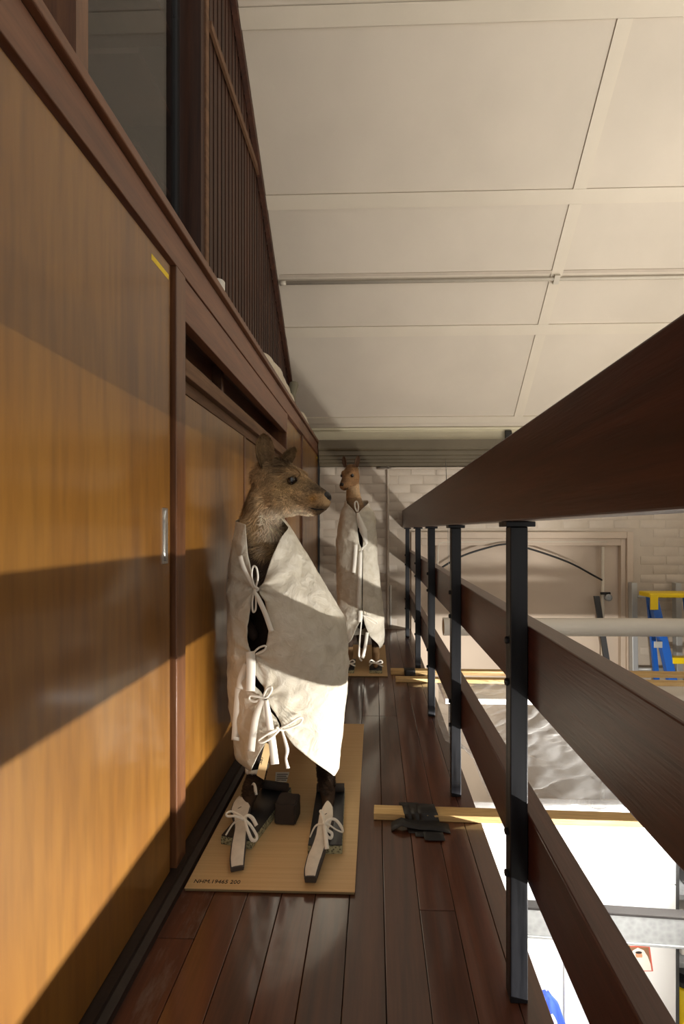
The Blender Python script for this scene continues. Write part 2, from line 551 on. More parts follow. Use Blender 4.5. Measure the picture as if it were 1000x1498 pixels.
d1 = sliding_door('door_1', -0.75, 1.262, 1.655)
d2 = sliding_door('door_2', 1.352, 2.005, 1.346, -0.554)
d3 = sliding_door('door_3', 2.040, 2.895, 1.346, -0.560)
d4 = sliding_door('door_4', 2.945, 3.560, 1.655, -0.552)
d5 = sliding_door('door_5', 3.600, 4.565, 1.655)
MB().box(-0.568, -0.540, 3.563, 3.597, 0.038, 1.655, 0.001).build('edge_strip', M['stile_wood'], d5)
MB().box(-0.574, -0.552, 2.010, 2.036, 0.038, 1.346, 0.001).build('edge_strip', M['stile_wood'], d3)
# recessed chrome pull
h = MB().prism([(1.213, 0.862), (1.243, 0.862), (1.243, 1.006), (1.213, 1.006)], 0, -0.546, -0.5435).build('handle', M['chrome'], d1)
bm = MB()
ring = []
for t in range(13):
    z = 0.868 + 0.132 * t / 12
    hw = 0.0105 * min(1, math.sin(math.pi * min(max((z - 0.866) / 0.136, 0.02), 0.98)) * 2.2)
    ring.append([(-0.5432, 1.228 - hw, z), (-0.5405, 1.228 - hw * 0.75, z), (-0.5405, 1.228 + hw * 0.75, z), (-0.5432, 1.228 + hw, z)])
bm.rings(ring)
o = bm.build('pull', M['chrome'], h, 'auto'); o['label'] = 'chrome finger pull'
MB().box(-0.546, -0.5455, 1.155, 1.252, 1.612, 1.626).build('sticker', M['yellow_sticker'], d1)
MB().box(-0.5605, -0.5595, 2.86, 2.885, 1.300, 1.318).build('sticker', M['yellow_sticker'], d3)
MB().box(-0.546, -0.5455, 4.50, 4.53, 1.625, 1.640).build('sticker', M['yellow_sticker'], d5)

# ---- glazed office front above the ledge
window_1 = struct(empty('window_1', (-0.80, 1.0, 1.785)))


def up_to_ceiling(name, x0, x1, y0, y1, z0, m, parent, drop=0.006):
    poly = [(y0, z0), (y1, z0), (y1, cz(y1) - drop), (y0, cz(y0) - drop)]
    return MB().prism(poly, 0, x0, x1).build(name, m, parent)


up_to_ceiling('mullion', -0.86, -0.74, 1.165, 1.215, 1.786, M['stile_wood'], window_1)
up_to_ceiling('glazing_bead', -0.842, -0.765, 1.2155, 1.245, 1.786, M['stile_wood'], window_1)
up_to_ceiling('jamb', -0.86, -0.752, 2.05, 2.095, 1.786, M['slat_wood'], window_1)
up_to_ceiling('jamb_lining', -0.80, -0.745, 2.0955, 2.132, 1.786, M['raw_rail_wood'], window_1)
up_to_ceiling('pane', -0.833, -0.828, 1.2455, 1.96, 1.786, M['glazing'], window_1)
up_to_ceiling('pane', -0.833, -0.828, -0.6, 1.1645, 1.786, M['glazing'], window_1)
MB().box(-0.845, -0.818, 1.9605, 1.985, 1.786, 4.0).build('sash_edge', M['glass_dark'], window_1)
# the room behind the glass
wall_int = struct(empty('wall_interior', (-1.9, 0.8, 1.5)))
MB().box(-1.95, -1.90, -0.6, 2.16, 1.50, 6.0).build('panel', M['interior_wood'], wall_int)
MB().box(-1.90, -0.862, 2.135, 2.16, 1.786, 4.04).build('panel', M['interior_wood'], wall_int)
MB().box(-1.90, -1.0, -0.6, 2.13, 1.50, 1.76).build('floor_panel', M['niche_wood'], wall_int)
for k in range(4):
    MB().box(-1.62, -0.90, 1.80, 2.13, 2.05 + 0.36 * k, 2.07 + 0.36 * k).build('shelf', M['frame_wood'], wall_int)

# ---- upright slats up to the sloping ceiling
wall_slat = struct(empty('wall_upper_left', (-0.77, 3.3, 1.785)))
up_to_ceiling('backing', -0.80, -0.778, 2.165, 4.70, 1.786, M['gap'], wall_slat)
sm = MB().box(-0.006, 0.006, -0.0125, 0.0125, 0, 1.0, 0.0).mesh('slat', M['slat_wood'])
y = 2.150
k = 0
while y < 4.64:
    hgt = cz(y + 0.0125) - 0.004 - 1.786
    if hgt > 0.03:
        o = link('slat', sm, wall_slat, (-0.764 + (0.004 if k % 2 else 0), y, 1.786))
        o.scale = (1, 1, hgt)
    y += 0.0295
    k += 1
MB().box(-0.752, -0.735, 2.14, 3.03, 3.21, 3.25, 0.002).build('rail', M['raw_rail_wood'], wall_slat)
tr = [(1.5, cz(1.5) - 0.002), (4.66, cz(4.66) - 0.002), (4.66, cz(4.66) - 0.05), (1.5, cz(1.5) - 0.062)]
struct(MB().prism(tr, 0, -0.752, -0.722).build('trim_1', M['slat_wood']))

# ---- sloping boarded ceiling
ceiling = struct(empty('ceiling', (1.5, 2.0, 4.2)))
MB().prism([(-1.2, cz(-1.2)), (4.75, cz(4.75)), (4.75, cz(4.75) + 0.08), (-1.2, cz(-1.2) + 0.08)], 0, -2.0, 5.0).build('lining', M['ceiling_paint'], ceiling)
EN = Vector((0, -SL, -1)).normalized()


def slope_box(x0, x1, y0, y1, h0, h1):
    vs = []
    for hh in (h0, h1):
        for yy in (y0, y1):
            for xx in (x0, x1):
                p = Vector((xx, yy, cz(yy))) + EN * hh
                vs.append(p)
    return MB().add(vs, [(0, 2, 3, 1), (4, 5, 7, 6), (0, 1, 5, 4), (2, 6, 7, 3), (0, 4, 6, 2), (1, 3, 7, 5)])


yl = [-0.75, -0.10, 0.55, 1.20, 1.86, 2.515, 3.144, 3.814, 4.46]
xl = [(-0.72, 1.283), (1.365, 3.40), (3.482, 4.98)]
for i, yy in enumerate(yl):
    wdt = 0.062 if i < len(yl) - 1 else 0.05
    slope_box(-0.72, 4.99, yy, yy + wdt, 0, 0.014).build('batten', M['batten_paint'], ceiling)
    if i < len(yl) - 1:
        for (a, b) in xl:
            slope_box(a + 0.001, b - 0.001, yy + wdt + 0.001, yl[i + 1] - 0.001, 0, 0.004).build('ceiling_panel', M['ceiling_paint'], ceiling)
        for xx in (1.283, 3.40):
            slope_box(xx, xx + 0.082, yy + wdt + 0.0005, yl[i + 1] - 0.0005, 0.0, 0.0135).build('batten', M['batten_paint'], ceiling)
# conduit under the ceiling
pipe = empty('ceiling_conduit', (1.3, 3.55, cz(3.55)))
tag(pipe, 'thin cream painted conduit running across the sloping ceiling', 'conduit')
q = Vector((0, 3.555, cz(3.555))) + EN * 0.026
MB().tube([(-0.70, q.y, q.z), (4.9, q.y, q.z)], 0.0125, 12).build('tube', M['pipe_paint'], pipe, True)
MB().tube([(-0.705, q.y, q.z), (-0.66, q.y, q.z)], 0.017, 12).build('coupling', M['pipe_paint'], pipe, True)
bm = slope_box(1.305, 1.345, 3.532, 3.578, 0.0136, 0.043)
bm.build('clamp', M['pipe_paint'], pipe)
slope_box(-0.70, 4.9, 3.515, 3.53, 0.004, 0.012).build('channel', M['mortar_paint'], pipe)

# ---- end wall: cornice, moulded beam, painted bricks
struct(MB().box(-0.72, 4.99, 4.555, 4.62, 1.788, 1.913, 0.002).build('trim_2', M['cornice_paint']))
struct(MB().box(-0.72, 4.99, 4.535, 4.5545, 1.894, 1.918, 0.004).build('trim_3', M['cornice_paint']))
prof = [(4.62, 1.555), (4.545, 1.555), (4.545, 1.583), (4.528, 1.588), (4.528, 1.613), (4.512, 1.618), (4.512, 1.645), (4.49, 1.650), (4.49, 1.690), (4.462, 1.696), (4.45, 1.71), (4.45, 1.787), (4.62, 1.787)]
struct(MB().prism(prof, 0, -0.528, 4.99).build('trim_4', M['beam_paint']))
wall_back = struct(empty('wall_back', (1.8, YB, 0)))
MB().box(-0.8, 0.44, YB - 0.0002, YB + 0.2, -2.6, 1.80).build('mortar', M['mortar_paint'], wall_back)
MB().box(2.33, 5.0, YB - 0.0002, YB + 0.2, -2.6, 1.80).build('mortar', M['mortar_paint'], wall_back)
MB().box(0.4395, 2.3305, YB - 0.0002, YB + 0.2, 0.895, 1.80).build('mortar', M['mortar_paint'], wall_back)
bricks = []
for k in range(5):
    rnd = random.Random(k)
    b = MB().box(-0.1135, 0.1135, 0, 0.012, -0.0375, 0.0375, 0.004)
    b.v = [(x + rnd.uniform(-0.002, 0.002), yv + rnd.uniform(-0.0015, 0.0015), z + rnd.uniform(-0.0018, 0.0018)) for x, yv, z in b.v]
    bricks.append(b.mesh('brick', M['brick_paint'], 'auto'))
row = 0
z = 1.515
nb = 0
while z > -0.30:
    x = -0.50 - (0.12 if row % 2 else 0.0)
    while x < 3.10:
        ok = not (0.33 < x + 0.115 and x - 0.115 < 2.44 and z - 0.04 < 0.945) and x - 0.113 > -0.63
        if z < 0.03 and x < 0.4: ok = False
        if ok:
            sx = 1.0
            o = link('brick', random.choice(bricks), wall_back, (x, YB - 0.0035 + random.uniform(-0.0015, 0.0015), z))
            if x - 0.115 < -0.53:
                o.location.x = (x + 0.115 - 0.529) / 2
                o.scale.x = (x + 0.115 + 0.529) / 0.23
            nb += 1
        x += 0.240
    z -= 0.0855
    row += 1
# painted conduit that climbs beside the small kangaroo and turns along under the beam
wc = empty('wall_conduit', (0.12, 4.58, 0))
tag(wc, 'painted conduit climbing the brick end wall and turning under the beam', 'conduit')
MB().tube(smoothpath([(0.125, 4.583, 0.012), (0.125, 4.583, 0.5), (0.125, 4.583, 1.50), (0.128, 4.583, 1.53), (0.155, 4.583, 1.5395), (0.4, 4.583, 1.5395), (4.4, 4.583, 1.5395)], 5), 0.0125, 10).build('tube', M['brick_paint'], wc, True)
MB().tube([(0.152, 4.585, 0.012), (0.152, 4.585, 0.42)], 0.009, 10).build('sleeve', M['tube_white'], wc, True)

# blanked doorway in the end wall, down in the lower hall
door_6 = struct(empty('door_6', (1.38, YB, -2.6)))
MB().box(0.44, 2.33, YB + 0.05, YB + 0.08, -2.6, 0.895).build('door_panel', M['doorway_paint'], door_6)
for (a, b, c0, c1) in ((0.345, 0.40, -2.6, 0.93), (2.37, 2.43, -2.6, 0.93)):
    MB().box(a, b, YB - 0.03, YB + 0.03, c0, c1, 0.006).build('architrave', M['doorway_paint'], door_6)
MB().box(0.4005, 2.3695, YB - 0.03, YB + 0.03, 0.868, 0.93, 0.006).build('architrave', M['doorway_paint'], door_6)
for (a, b) in ((0.4005, 0.445), (2.325, 2.3695)):
    MB().box(a, b, YB - 0.005, YB + 0.048, -2.6, 0.8675, 0.004).build('stop_bead', M['doorway_paint'], door_6)
MB().box(0.4455, 2.3245, YB - 0.005, YB + 0.048, 0.80, 0.8675, 0.004).build('stop_bead', M['doorway_paint'], door_6)
cd = tag(MB().tube(smoothpath([P(640, 835, 4.6), P(641, 800, 4.6), P(646, 794, 4.6), P(660, 793, 4.6), P(760, 792.5, 4.6), (2.2, 4.6, 0.835)], 6), 0.0075, 10).build('door_conduit', M['pipe_paint'], None, True),
         'slim beige conduit bent across the top of the blanked doorway', 'conduit')
cb = tag(MB().tube(smoothpath([P(640, 834, 4.57), P(672, 815, 4.56), P(710, 802, 4.55), P(742, 796, 4.55), P(775, 803, 4.55), P(830, 822, 4.56), P(868, 842, 4.57), P(881, 849, 4.58)], 6), 0.009, 8).build('black_cable', M['black_plastic'], None, True),
         'black cable hanging in a shallow arch across the doorway', 'cable')
vp = empty('upright_conduit', (2.20, 4.6, -2.6))
tag(vp, 'upright beige conduit with a round valve knob beside the ladders', 'conduit')
MB().tube([P(881, 800, 4.585), (P(881, 800, 4.585).x, 4.585, -2.6)], 0.016, 10).build('tube', M['pipe_paint'], vp, True)
kp = P(889, 874, 4.56)
MB().tube([(kp.x, 4.535, kp.z), (kp.x, 4.545, kp.z), (kp.x, 4.575, kp.z)], [0.022, 0.034, 0.034], 12).build('valve_knob', M['galvanised'], vp, 'auto')
MB().tube([P(878, 868, 4.56), P(892, 868, 4.56)], 0.012, 8).build('valve_body', M['black_plastic'], vp, True)
a, b = P(872, 872, 4.535), P(888, 972, 4.535)
dd = (b - a)
b = a + dd * 4.55
rb = MB(); rings = []
for t, p in ((0, a), (1, b)):
    p = Vector(p)
    rings.append([p + Vector((-0.024, -0.012, 0)), p + Vector((0.024, -0.012, 0)), p + Vector((0.024, 0.012, 0)), p + Vector((-0.024, 0.012, 0))])
rb.rings(rings)
tag(rb.build('leaning_bar', M['grey_plastic']), 'dark grey flat bar leaning against the doorway frame', 'bar')

# ---- the lower hall
struct(MB().box(-0.6, 5.0, -3.0, YB + 0.2, -2.7, -2.6).build('floor_lower', M['concrete']))
wr = struct(empty('wall_right', (5.0, 1.0, -2.6)))
MB().box(5.0, 5.2, -3.0, YB + 0.2, -2.6, 6.6).build('panel', M['room_paint'], wr)
struct(MB().box(-0.60, -0.54, -3.0, YB, -2.6, -0.165).build('wall_lower_left', M['room_paint']))

# ================================================================== RAILING
rail = empty('railing', (0.29, 1.9, 0))
tag(rail, 'dark red-brown wooden railing on slim black steel posts along the gallery edge', 'railing')
MB().box(0.262, 0.316, -0.7, YB - 0.012, 0.967, 1.135, 0.003).build('handrail', M['railing_wood'], rail)
MB().box(0.3075, 0.350, -0.7, YB - 0.03, 0.607, 0.757, 0.003).build('rail', M['railing_wood'], rail)
MB().box(0.3075, 0.350, -0.7, YB - 0.03, 0.238, 0.378, 0.003).build('rail', M['railing_wood'], rail)
postm = MB().box(-0.0175, 0.0175, -0.0175, 0.0175, 0.0, 0.956, 0.002).mesh('post', M['post_steel'])
capm = MB().box(-0.029, 0.029, -0.029, 0.029, 0.956, 0.9665, 0.0015).mesh('cap_plate', M['post_steel'])
bb = MB().tube([(-0.0175, 0, 0), (-0.0225, 0, 0), (-0.0245, 0, 0)], [0.0075, 0.0075, 0.005], 6)
boltm = bb.mesh('bolt', M['post_steel'])
for yy in (0.985, 1.727, 2.46, 3.22, 4.26, 0.245, -0.5):
    p = link('post', postm, rail, (0.289, yy, 0))
    for nm, me, zz in (('cap_plate', capm, 0), ('bolt', boltm, 0.725), ('bolt', boltm, 0.64), ('bolt', boltm, 0.335), ('bolt', boltm, 0.25)):
        o = bpy.data.objects.new(nm, me); C.objects.link(o)
        o.parent = p
        o.location = (0, 0, zz)

# ================================================================== LAMP
lamp = empty('batten_lamp', (LAMP_X, 0.1, LAMP_Z))
tag(lamp, 'long white fluorescent batten hung over the lower hall beside the railing', 'lamp')
MB().box(LAMP_X + 0.03, LAMP_X + 0.09, LAMP_Y0 - 0.05, LAMP_Y1 + 0.05, LAMP_Z - 0.03, LAMP_Z + 0.03, 0.004).build('housing', M['white_lacquer'], lamp)
MB().box(LAMP_X - 0.039, LAMP_X + 0.0295, LAMP_Y0 - 0.05, LAMP_Y1 + 0.05, LAMP_Z + 0.0185, LAMP_Z + 0.0215).build('added_hood', M['white_lacquer'], lamp)  # unseen lip added to cut the light that goes upward
for yy in (LAMP_Y0, LAMP_Y1):
    s = 1 if yy == LAMP_Y1 else -1
    MB().box(LAMP_X - 0.01, LAMP_X + 0.0295, min(yy, yy + s * 0.03), max(yy, yy + s * 0.03), LAMP_Z - 0.018, LAMP_Z + 0.018, 0.002).build('lamp_holder', M['white_lacquer'], lamp)
for yy in (-0.7, 0.9):
    MB().tube([(LAMP_X + 0.06, yy, LAMP_Z + 0.031), (LAMP_X + 0.06, yy, cz(yy) - 0.03)], 0.002, 6).build('wire', M['galvanised'], lamp)
ld = bpy.data.lights.new('tube', 'AREA')
ld.shape = 'RECTANGLE'
ld.size, ld.size_y = LAMP_Y1 - LAMP_Y0, 0.03
ld.energy = LAMP_W
ld.color = (1.0, 0.965, 0.91)
lo = bpy.data.objects.new('tube', ld)
C.objects.link(lo)
lo.location = (LAMP_X, (LAMP_Y0 + LAMP_Y1) / 2, LAMP_Z)
# long side along y, facing -x
zax = -Vector((-1, 0, 0.05)).normalized()
xax = Vector((0, 1, 0))
yax = zax.cross(xax)
lo.rotation_euler = Matrix((xax, yax, zax)).transposed().to_euler()
setparent(lo, lamp)

# added light for the end wall hood
ed = bpy.data.lights.new('added_end_light', 'AREA')
ed.shape = 'RECTANGLE'
ed.size, ed.size_y = 0.14, 0.03
ed.energy = END_W
ed.color = (1.0, 0.965, 0.91)
eo = bpy.data.objects.new('added_end_light', ed)
C.objects.link(eo)
eo.location = (LAMP_X, LAMP_Y1 + 0.10, LAMP_Z)
zax = -Vector((-0.50, 0.86, 0.08)).normalized()
xax = Vector((0.86, 0.50, 0))
yax = zax.cross(xax)
eo.rotation_euler = Matrix((xax.normalized(), yax.normalized(), zax)).transposed().to_euler()
setparent(eo, lamp)

up = empty('ceiling_fill_light', (3.3, 0.8, 0.2))  # unseen lamp added to lift the brightness of the ceiling
tag(up, 'unseen white trough added as a uplighter hung on the far side of the lower hall', 'lamp')
MB().prism([(3.14, 0.305), (3.17, 0.20), (3.43, 0.20), (3.46, 0.305), (3.45, 0.305), (3.42, 0.21), (3.18, 0.21), (3.15, 0.305)], 1, -0.7, 2.3).build('trough', M['white_lacquer'], up)  # raised sides keep the added light off the doors
for yy in (-0.712, 2.302):  # tall plates added to block light towards the end wall
    MB().prism([(3.13, 0.20), (3.47, 0.20), (3.47, 0.62), (3.13, 0.62)], 1, yy - .01, yy + .01).build('light_baffle', M['white_lacquer'], up)
for yy in (-0.4, 2.0):
    MB().tube([(3.3, yy, 0.211), (3.3, yy, cz(yy) - 0.03)], 0.002, 6).build('wire', M['galvanised'], up)
ud = bpy.data.lights.new('tube', 'AREA')
ud.shape = 'RECTANGLE'
ud.size, ud.size_y = 0.2, 2.8
ud.energy = UP_W
ud.color = (1.0, 0.95, 0.87)
uo = bpy.data.objects.new('tube', ud)
C.objects.link(uo)
uo.location = (3.3, 0.8, 0.225)
uo.rotation_euler = (math.pi, 0, 0)
setparent(uo, up)

# ================================================================== KANGAROOS
def ellip(mb, c, r, rot=None, n=16):
    bm = bmesh.new()
    bmesh.ops.create_uvsphere(bm, u_segments=n, v_segments=max(8, n * 2 // 3), radius=1.0)
    mt = (rot or Matrix.Identity(3))
    for q in bm.verts:
        q.co = Vector(c) + mt @ Vector((q.co.x * r[0], q.co.y * r[1], q.co.z * r[2]))
    mb.bm(bm)


def limb(mb, pts, rs, n=14, sub=4):
    """tapering limb with rounded ends"""
    ps = smoothpath(pts, sub)
    t = np.linspace(0, len(pts) - 1, len(ps))
    rr = list(np.interp(t, range(len(pts)), rs))
    mb.tube(ps, rr, n)
    ellip(mb, ps[0], (rr[0],) * 3, n=12)
    ellip(mb, ps[-1], (rr[-1],) * 3, n=12)


class Head:
    """a kangaroo's head: origin between skull and jaw, F towards the nose"""
    ST = [(-.066, .050, -.060, .040), (-.040, .086, -.080, .052), (0, .098, -.092, .059), (.033, .086, -.094, .060), (.068, .060, -.090, .053),
          (.104, .034, -.083, .042), (.132, .015, -.081, .035), (.160, -.002, -.081, .031), (.179, -.013, -.073, .026), (.190, -.026, -.058, .016)]

    def __init__(s, O, F, U, k=1.0):
        s.O, s.F, s.k = Vector(O), Vector(F).normalized(), k
        U = Vector(U)
        s.U = (U - s.F * U.dot(s.F)).normalized()
        s.S = s.F.cross(s.U)

    def at(s, u, v, w=0.0):
        return s.O + (s.F * u + s.U * v + s.S * w) * s.k

    def local(s, p):
        d = (np.asarray(p) - np.array(s.O)) / s.k
        return d @ np.array(s.F), d @ np.array(s.U), d @ np.array(s.S)

    def hw(s, u):
        return interp(u, [q[0] for q in s.ST], [q[3] for q in s.ST])

    def shape(s, mb):
        us = np.linspace(s.ST[0][0], s.ST[-1][0], 26)
        col = lambda i: np.interp(us, [q[0] for q in s.ST], [q[i] for q in s.ST])
        top, bot, hw = col(1), col(2), col(3)
        rings = []
        n = 24
        for u, t, b, w in zip(us, top, bot, hw):
            rg = []
            for a in range(n):
                ph = 2 * math.pi * a / n
                c, sn = math.cos(ph), math.sin(ph)
                yy = (t + b) / 2 + (t - b) / 2 * math.copysign(abs(sn) ** 0.9, sn)
                ww = w * math.copysign(abs(c) ** 0.85, c) * (1.0 - 0.16 * sn)
                rg.append(s.at(u, yy, ww))
            rings.append(rg)
        mb.rings(rings)
        R = Matrix((s.F, s.U, s.S)).transposed()
        k = s.k
        for sd in (-1, 1):
            ellip(mb, s.at(.035, -.042, .024 * sd), (.052 * k, .042 * k, .044 * k), R)      # cheek
            ellip(mb, s.at(.060, .038, .030 * sd), (.036 * k, .022 * k, .026 * k), R)       # brow
            ellip(mb, s.at(.150, -.046, .014 * sd), (.034 * k, .024 * k, .021 * k), R)      # upper lip
        ellip(mb, s.at(.120, -.076, 0), (.052 * k, .018 * k, .023 * k), R)                  # lower jaw
        ellip(mb, s.at(.172, -.032, 0), (.022 * k, .020 * k, .021 * k), R)                  # nose
        ellip(mb, s.at(-.02, .03, 0), (.065 * k, .062 * k, .055 * k), R)                    # skull


def ear_mesh(base, axis, face, H, W, cup, mats_i=0, fold=0.0):
    """a leaf-shaped cupped ear, closed front and back"""
    axis = Vector(axis).normalized()
    face = Vector(face)
    face = (face - axis * face.dot(axis)).normalized()
    lat = axis.cross(face)
    nt, na = 16, 9
    front, back = [], []
    for i in range(nt + 1):
        t = i / nt
        w = W * (0.42 + 0.58 * math.sin(math.pi * min(1, (t * 0.78 + 0.1)))) * (1 if t < 0.62 else math.sqrt(max(0.0, 1 - ((t - 0.62) / 0.38) ** 2)) * 0.95 + 0.05)
        for j in range(na):
            a = -1 + 2 * j / (na - 1)
            c = Vector(base) + axis * (H * t) + lat * (w * a) + face * (cup * (a * a) * (1.25 - 0.75 * t) - fold * t * t)
            front.append(c + face * 0.0022)
            back.append(c - face * 0.0028)
    mb = MB()
    nn = len(front)
    fs = []
    idx = lambda i, j: i * na + j
    for i in range(nt):
        for j in range(na - 1):
            fs.append((idx(i, j), idx(i, j + 1), idx(i + 1, j + 1), idx(i + 1, j)))
            fs.append((nn + idx(i, j), nn + idx(i + 1, j), nn + idx(i + 1, j + 1), nn + idx(i, j + 1)))
    bd = [idx(0, j) for j in range(na)] + [idx(i, na - 1) for i in range(1, nt + 1)] + [idx(nt, j) for j in range(na - 2, -1, -1)] + [idx(i, 0) for i in range(nt - 1, 0, -1)]
    for a, b in zip(bd, bd[1:] + bd[:1]):
        fs.append((a, nn + a, nn + b, b))
    mb.add(front + back, fs)
    return mb


def fuse(name, mb, voxel, smooth, material):
    """melt overlapping forms into one continuous skin"""
    tmp = bpy.data.objects.new('tmp', mb.mesh('tmp', material))
    C.objects.link(tmp)
    r = tmp.modifiers.new('r', 'REMESH')
    r.mode = 'VOXEL'
    r.voxel_size = voxel
    r.use_smooth_shade = True
    s_ = tmp.modifiers.new('s', 'SMOOTH')
    s_.factor = 0.5
    s_.iterations = smooth
    dg = bpy.context.evaluated_depsgraph_get()
    me = bpy.data.meshes.new_from_object(tmp.evaluated_get(dg))
    me.name = name
    bpy.data.objects.remove(tmp)
    if not me.materials:
        me.materials.append(material)
    return me


def S3(r, g, b):
    return np.array(srgb(r, g, b)[:3])


def vnoise(P_, sc):
    return np.array([noise.noise(Vector(p) * sc) for p in P_])


def set_coat(me, cols):
    at = me.attributes.new('coat', 'FLOAT_COLOR', 'POINT')
    buf = np.ones((len(me.vertices), 4), dtype=np.float32)
    buf[:, :3] = cols
    at.data.foreach_set('color', buf.ravel())


def verts_of(me):
    a = np.empty(len(me.vertices) * 3, dtype=np.float32)
    me.vertices.foreach_get('co', a)
    return a.reshape(-1, 3)


def clump(p):
    q = p * 38.0
    return 0.55 * np.stack([np.sin(q[:, 2] * 1.1 + 2 * np.sin(q[:, 0])), np.sin(q[:, 0] * 1.3 + 2 * np.sin(q[:, 1] + 1)), np.sin(q[:, 1] * 1.2 + 2 * np.sin(q[:, 2] + 2))], 1)


def fur_mesh(me, cols, count, flowf, lenf, keep, width=0.0013, seed=1, lift=0.3):
    """thousands of tapering hairs rooted in the skin"""
    rng = np.random.default_rng(seed)
    V = verts_of(me)
    me.calc_loop_triangles()
    T = np.empty(len(me.loop_triangles) * 3, dtype=np.int32)
    me.loop_triangles.foreach_get('vertices', T)
    T = T.reshape(-1, 3)
    a, b, c = V[T[:, 0]], V[T[:, 1]], V[T[:, 2]]
    nr = np.cross(b - a, c - a)
    ar = np.linalg.norm(nr, axis=1)
    nr /= np.maximum(ar[:, None], 1e-12)
    w = ar * keep((a + b + c) / 3, nr)
    k = rng.choice(len(T), size=count, p=w / w.sum())
    r1, r2 = np.sqrt(rng.random(count)), rng.random(count)
    l0, l1, l2 = (1 - r1)[:, None], (r1 * (1 - r2))[:, None], (r1 * r2)[:, None]
    p = a[k] * l0 + b[k] * l1 + c[k] * l2
    col = cols[T[k, 0]] * l0 + cols[T[k, 1]] * l1 + cols[T[k, 2]] * l2
    n = nr[k]
    fl = flowf(p) + rng.normal(0, 0.34, (count, 3)) + clump(p)
    fl -= n * (fl * n).sum(1)[:, None]
    fl /= np.maximum(np.linalg.norm(fl, axis=1)[:, None], 1e-9)
    d = fl + n * (lift + rng.random((count, 1)) * 0.25)
    d /= np.linalg.norm(d, axis=1)[:, None]
    s = np.cross(d, n)
    s /= np.maximum(np.linalg.norm(s, axis=1)[:, None], 1e-9)
    ln = (lenf(p) * (0.6 + 0.7 * rng.random(count)))[:, None]
    wd = width * (0.7 + 0.6 * rng.random((count, 1)))
    mid = p + d * ln * 0.55
    tip = p + d * ln + fl * ln * 0.15 - n * ln * 0.12
    vs = np.stack([p - s * wd / 2 - n * 0.001, p + s * wd / 2 - n * 0.001, mid + s * wd * 0.38, mid - s * wd * 0.38, tip], 1).reshape(-1, 3)
    base = np.arange(count)[:, None] * 5
    fs = np.concatenate([base + np.array([[0, 1, 2]]), base + np.array([[0, 2, 3]]), base + np.array([[3, 2, 4]])], 1).reshape(-1, 3)
    fm = bpy.data.meshes.new('fur')
    fm.vertices.add(len(vs)); fm.vertices.foreach_set('co', vs.astype(np.float32).ravel())
    fm.loops.add(len(fs) * 3); fm.loops.foreach_set('vertex_index', fs.astype(np.int32).ravel())
    fm.polygons.add(len(fs)); fm.polygons.foreach_set('loop_start', (np.arange(len(fs)) * 3).astype(np.int32))
    fm.update(calc_edges=True)
    fm.materials.append(M['fur'])
    tint = (0.6 + 0.8 * rng.random((count, 1)) ** 1.4) * (1.0 + 0.38 * (np.sin(p[:, 0] * 190 + 3 * np.sin(p[:, 2] * 130)) * np.sin(p[:, 2] * 170 + 2 * np.sin(p[:, 0] * 150 + p[:, 1] * 90))))[:, None]
    cc = np.repeat(np.clip(col * tint, 0, 1), 5, axis=0)
    set_coat(fm, cc)
    fm.polygons.foreach_set('use_smooth', np.ones(len(fs), dtype=bool))
    return fm


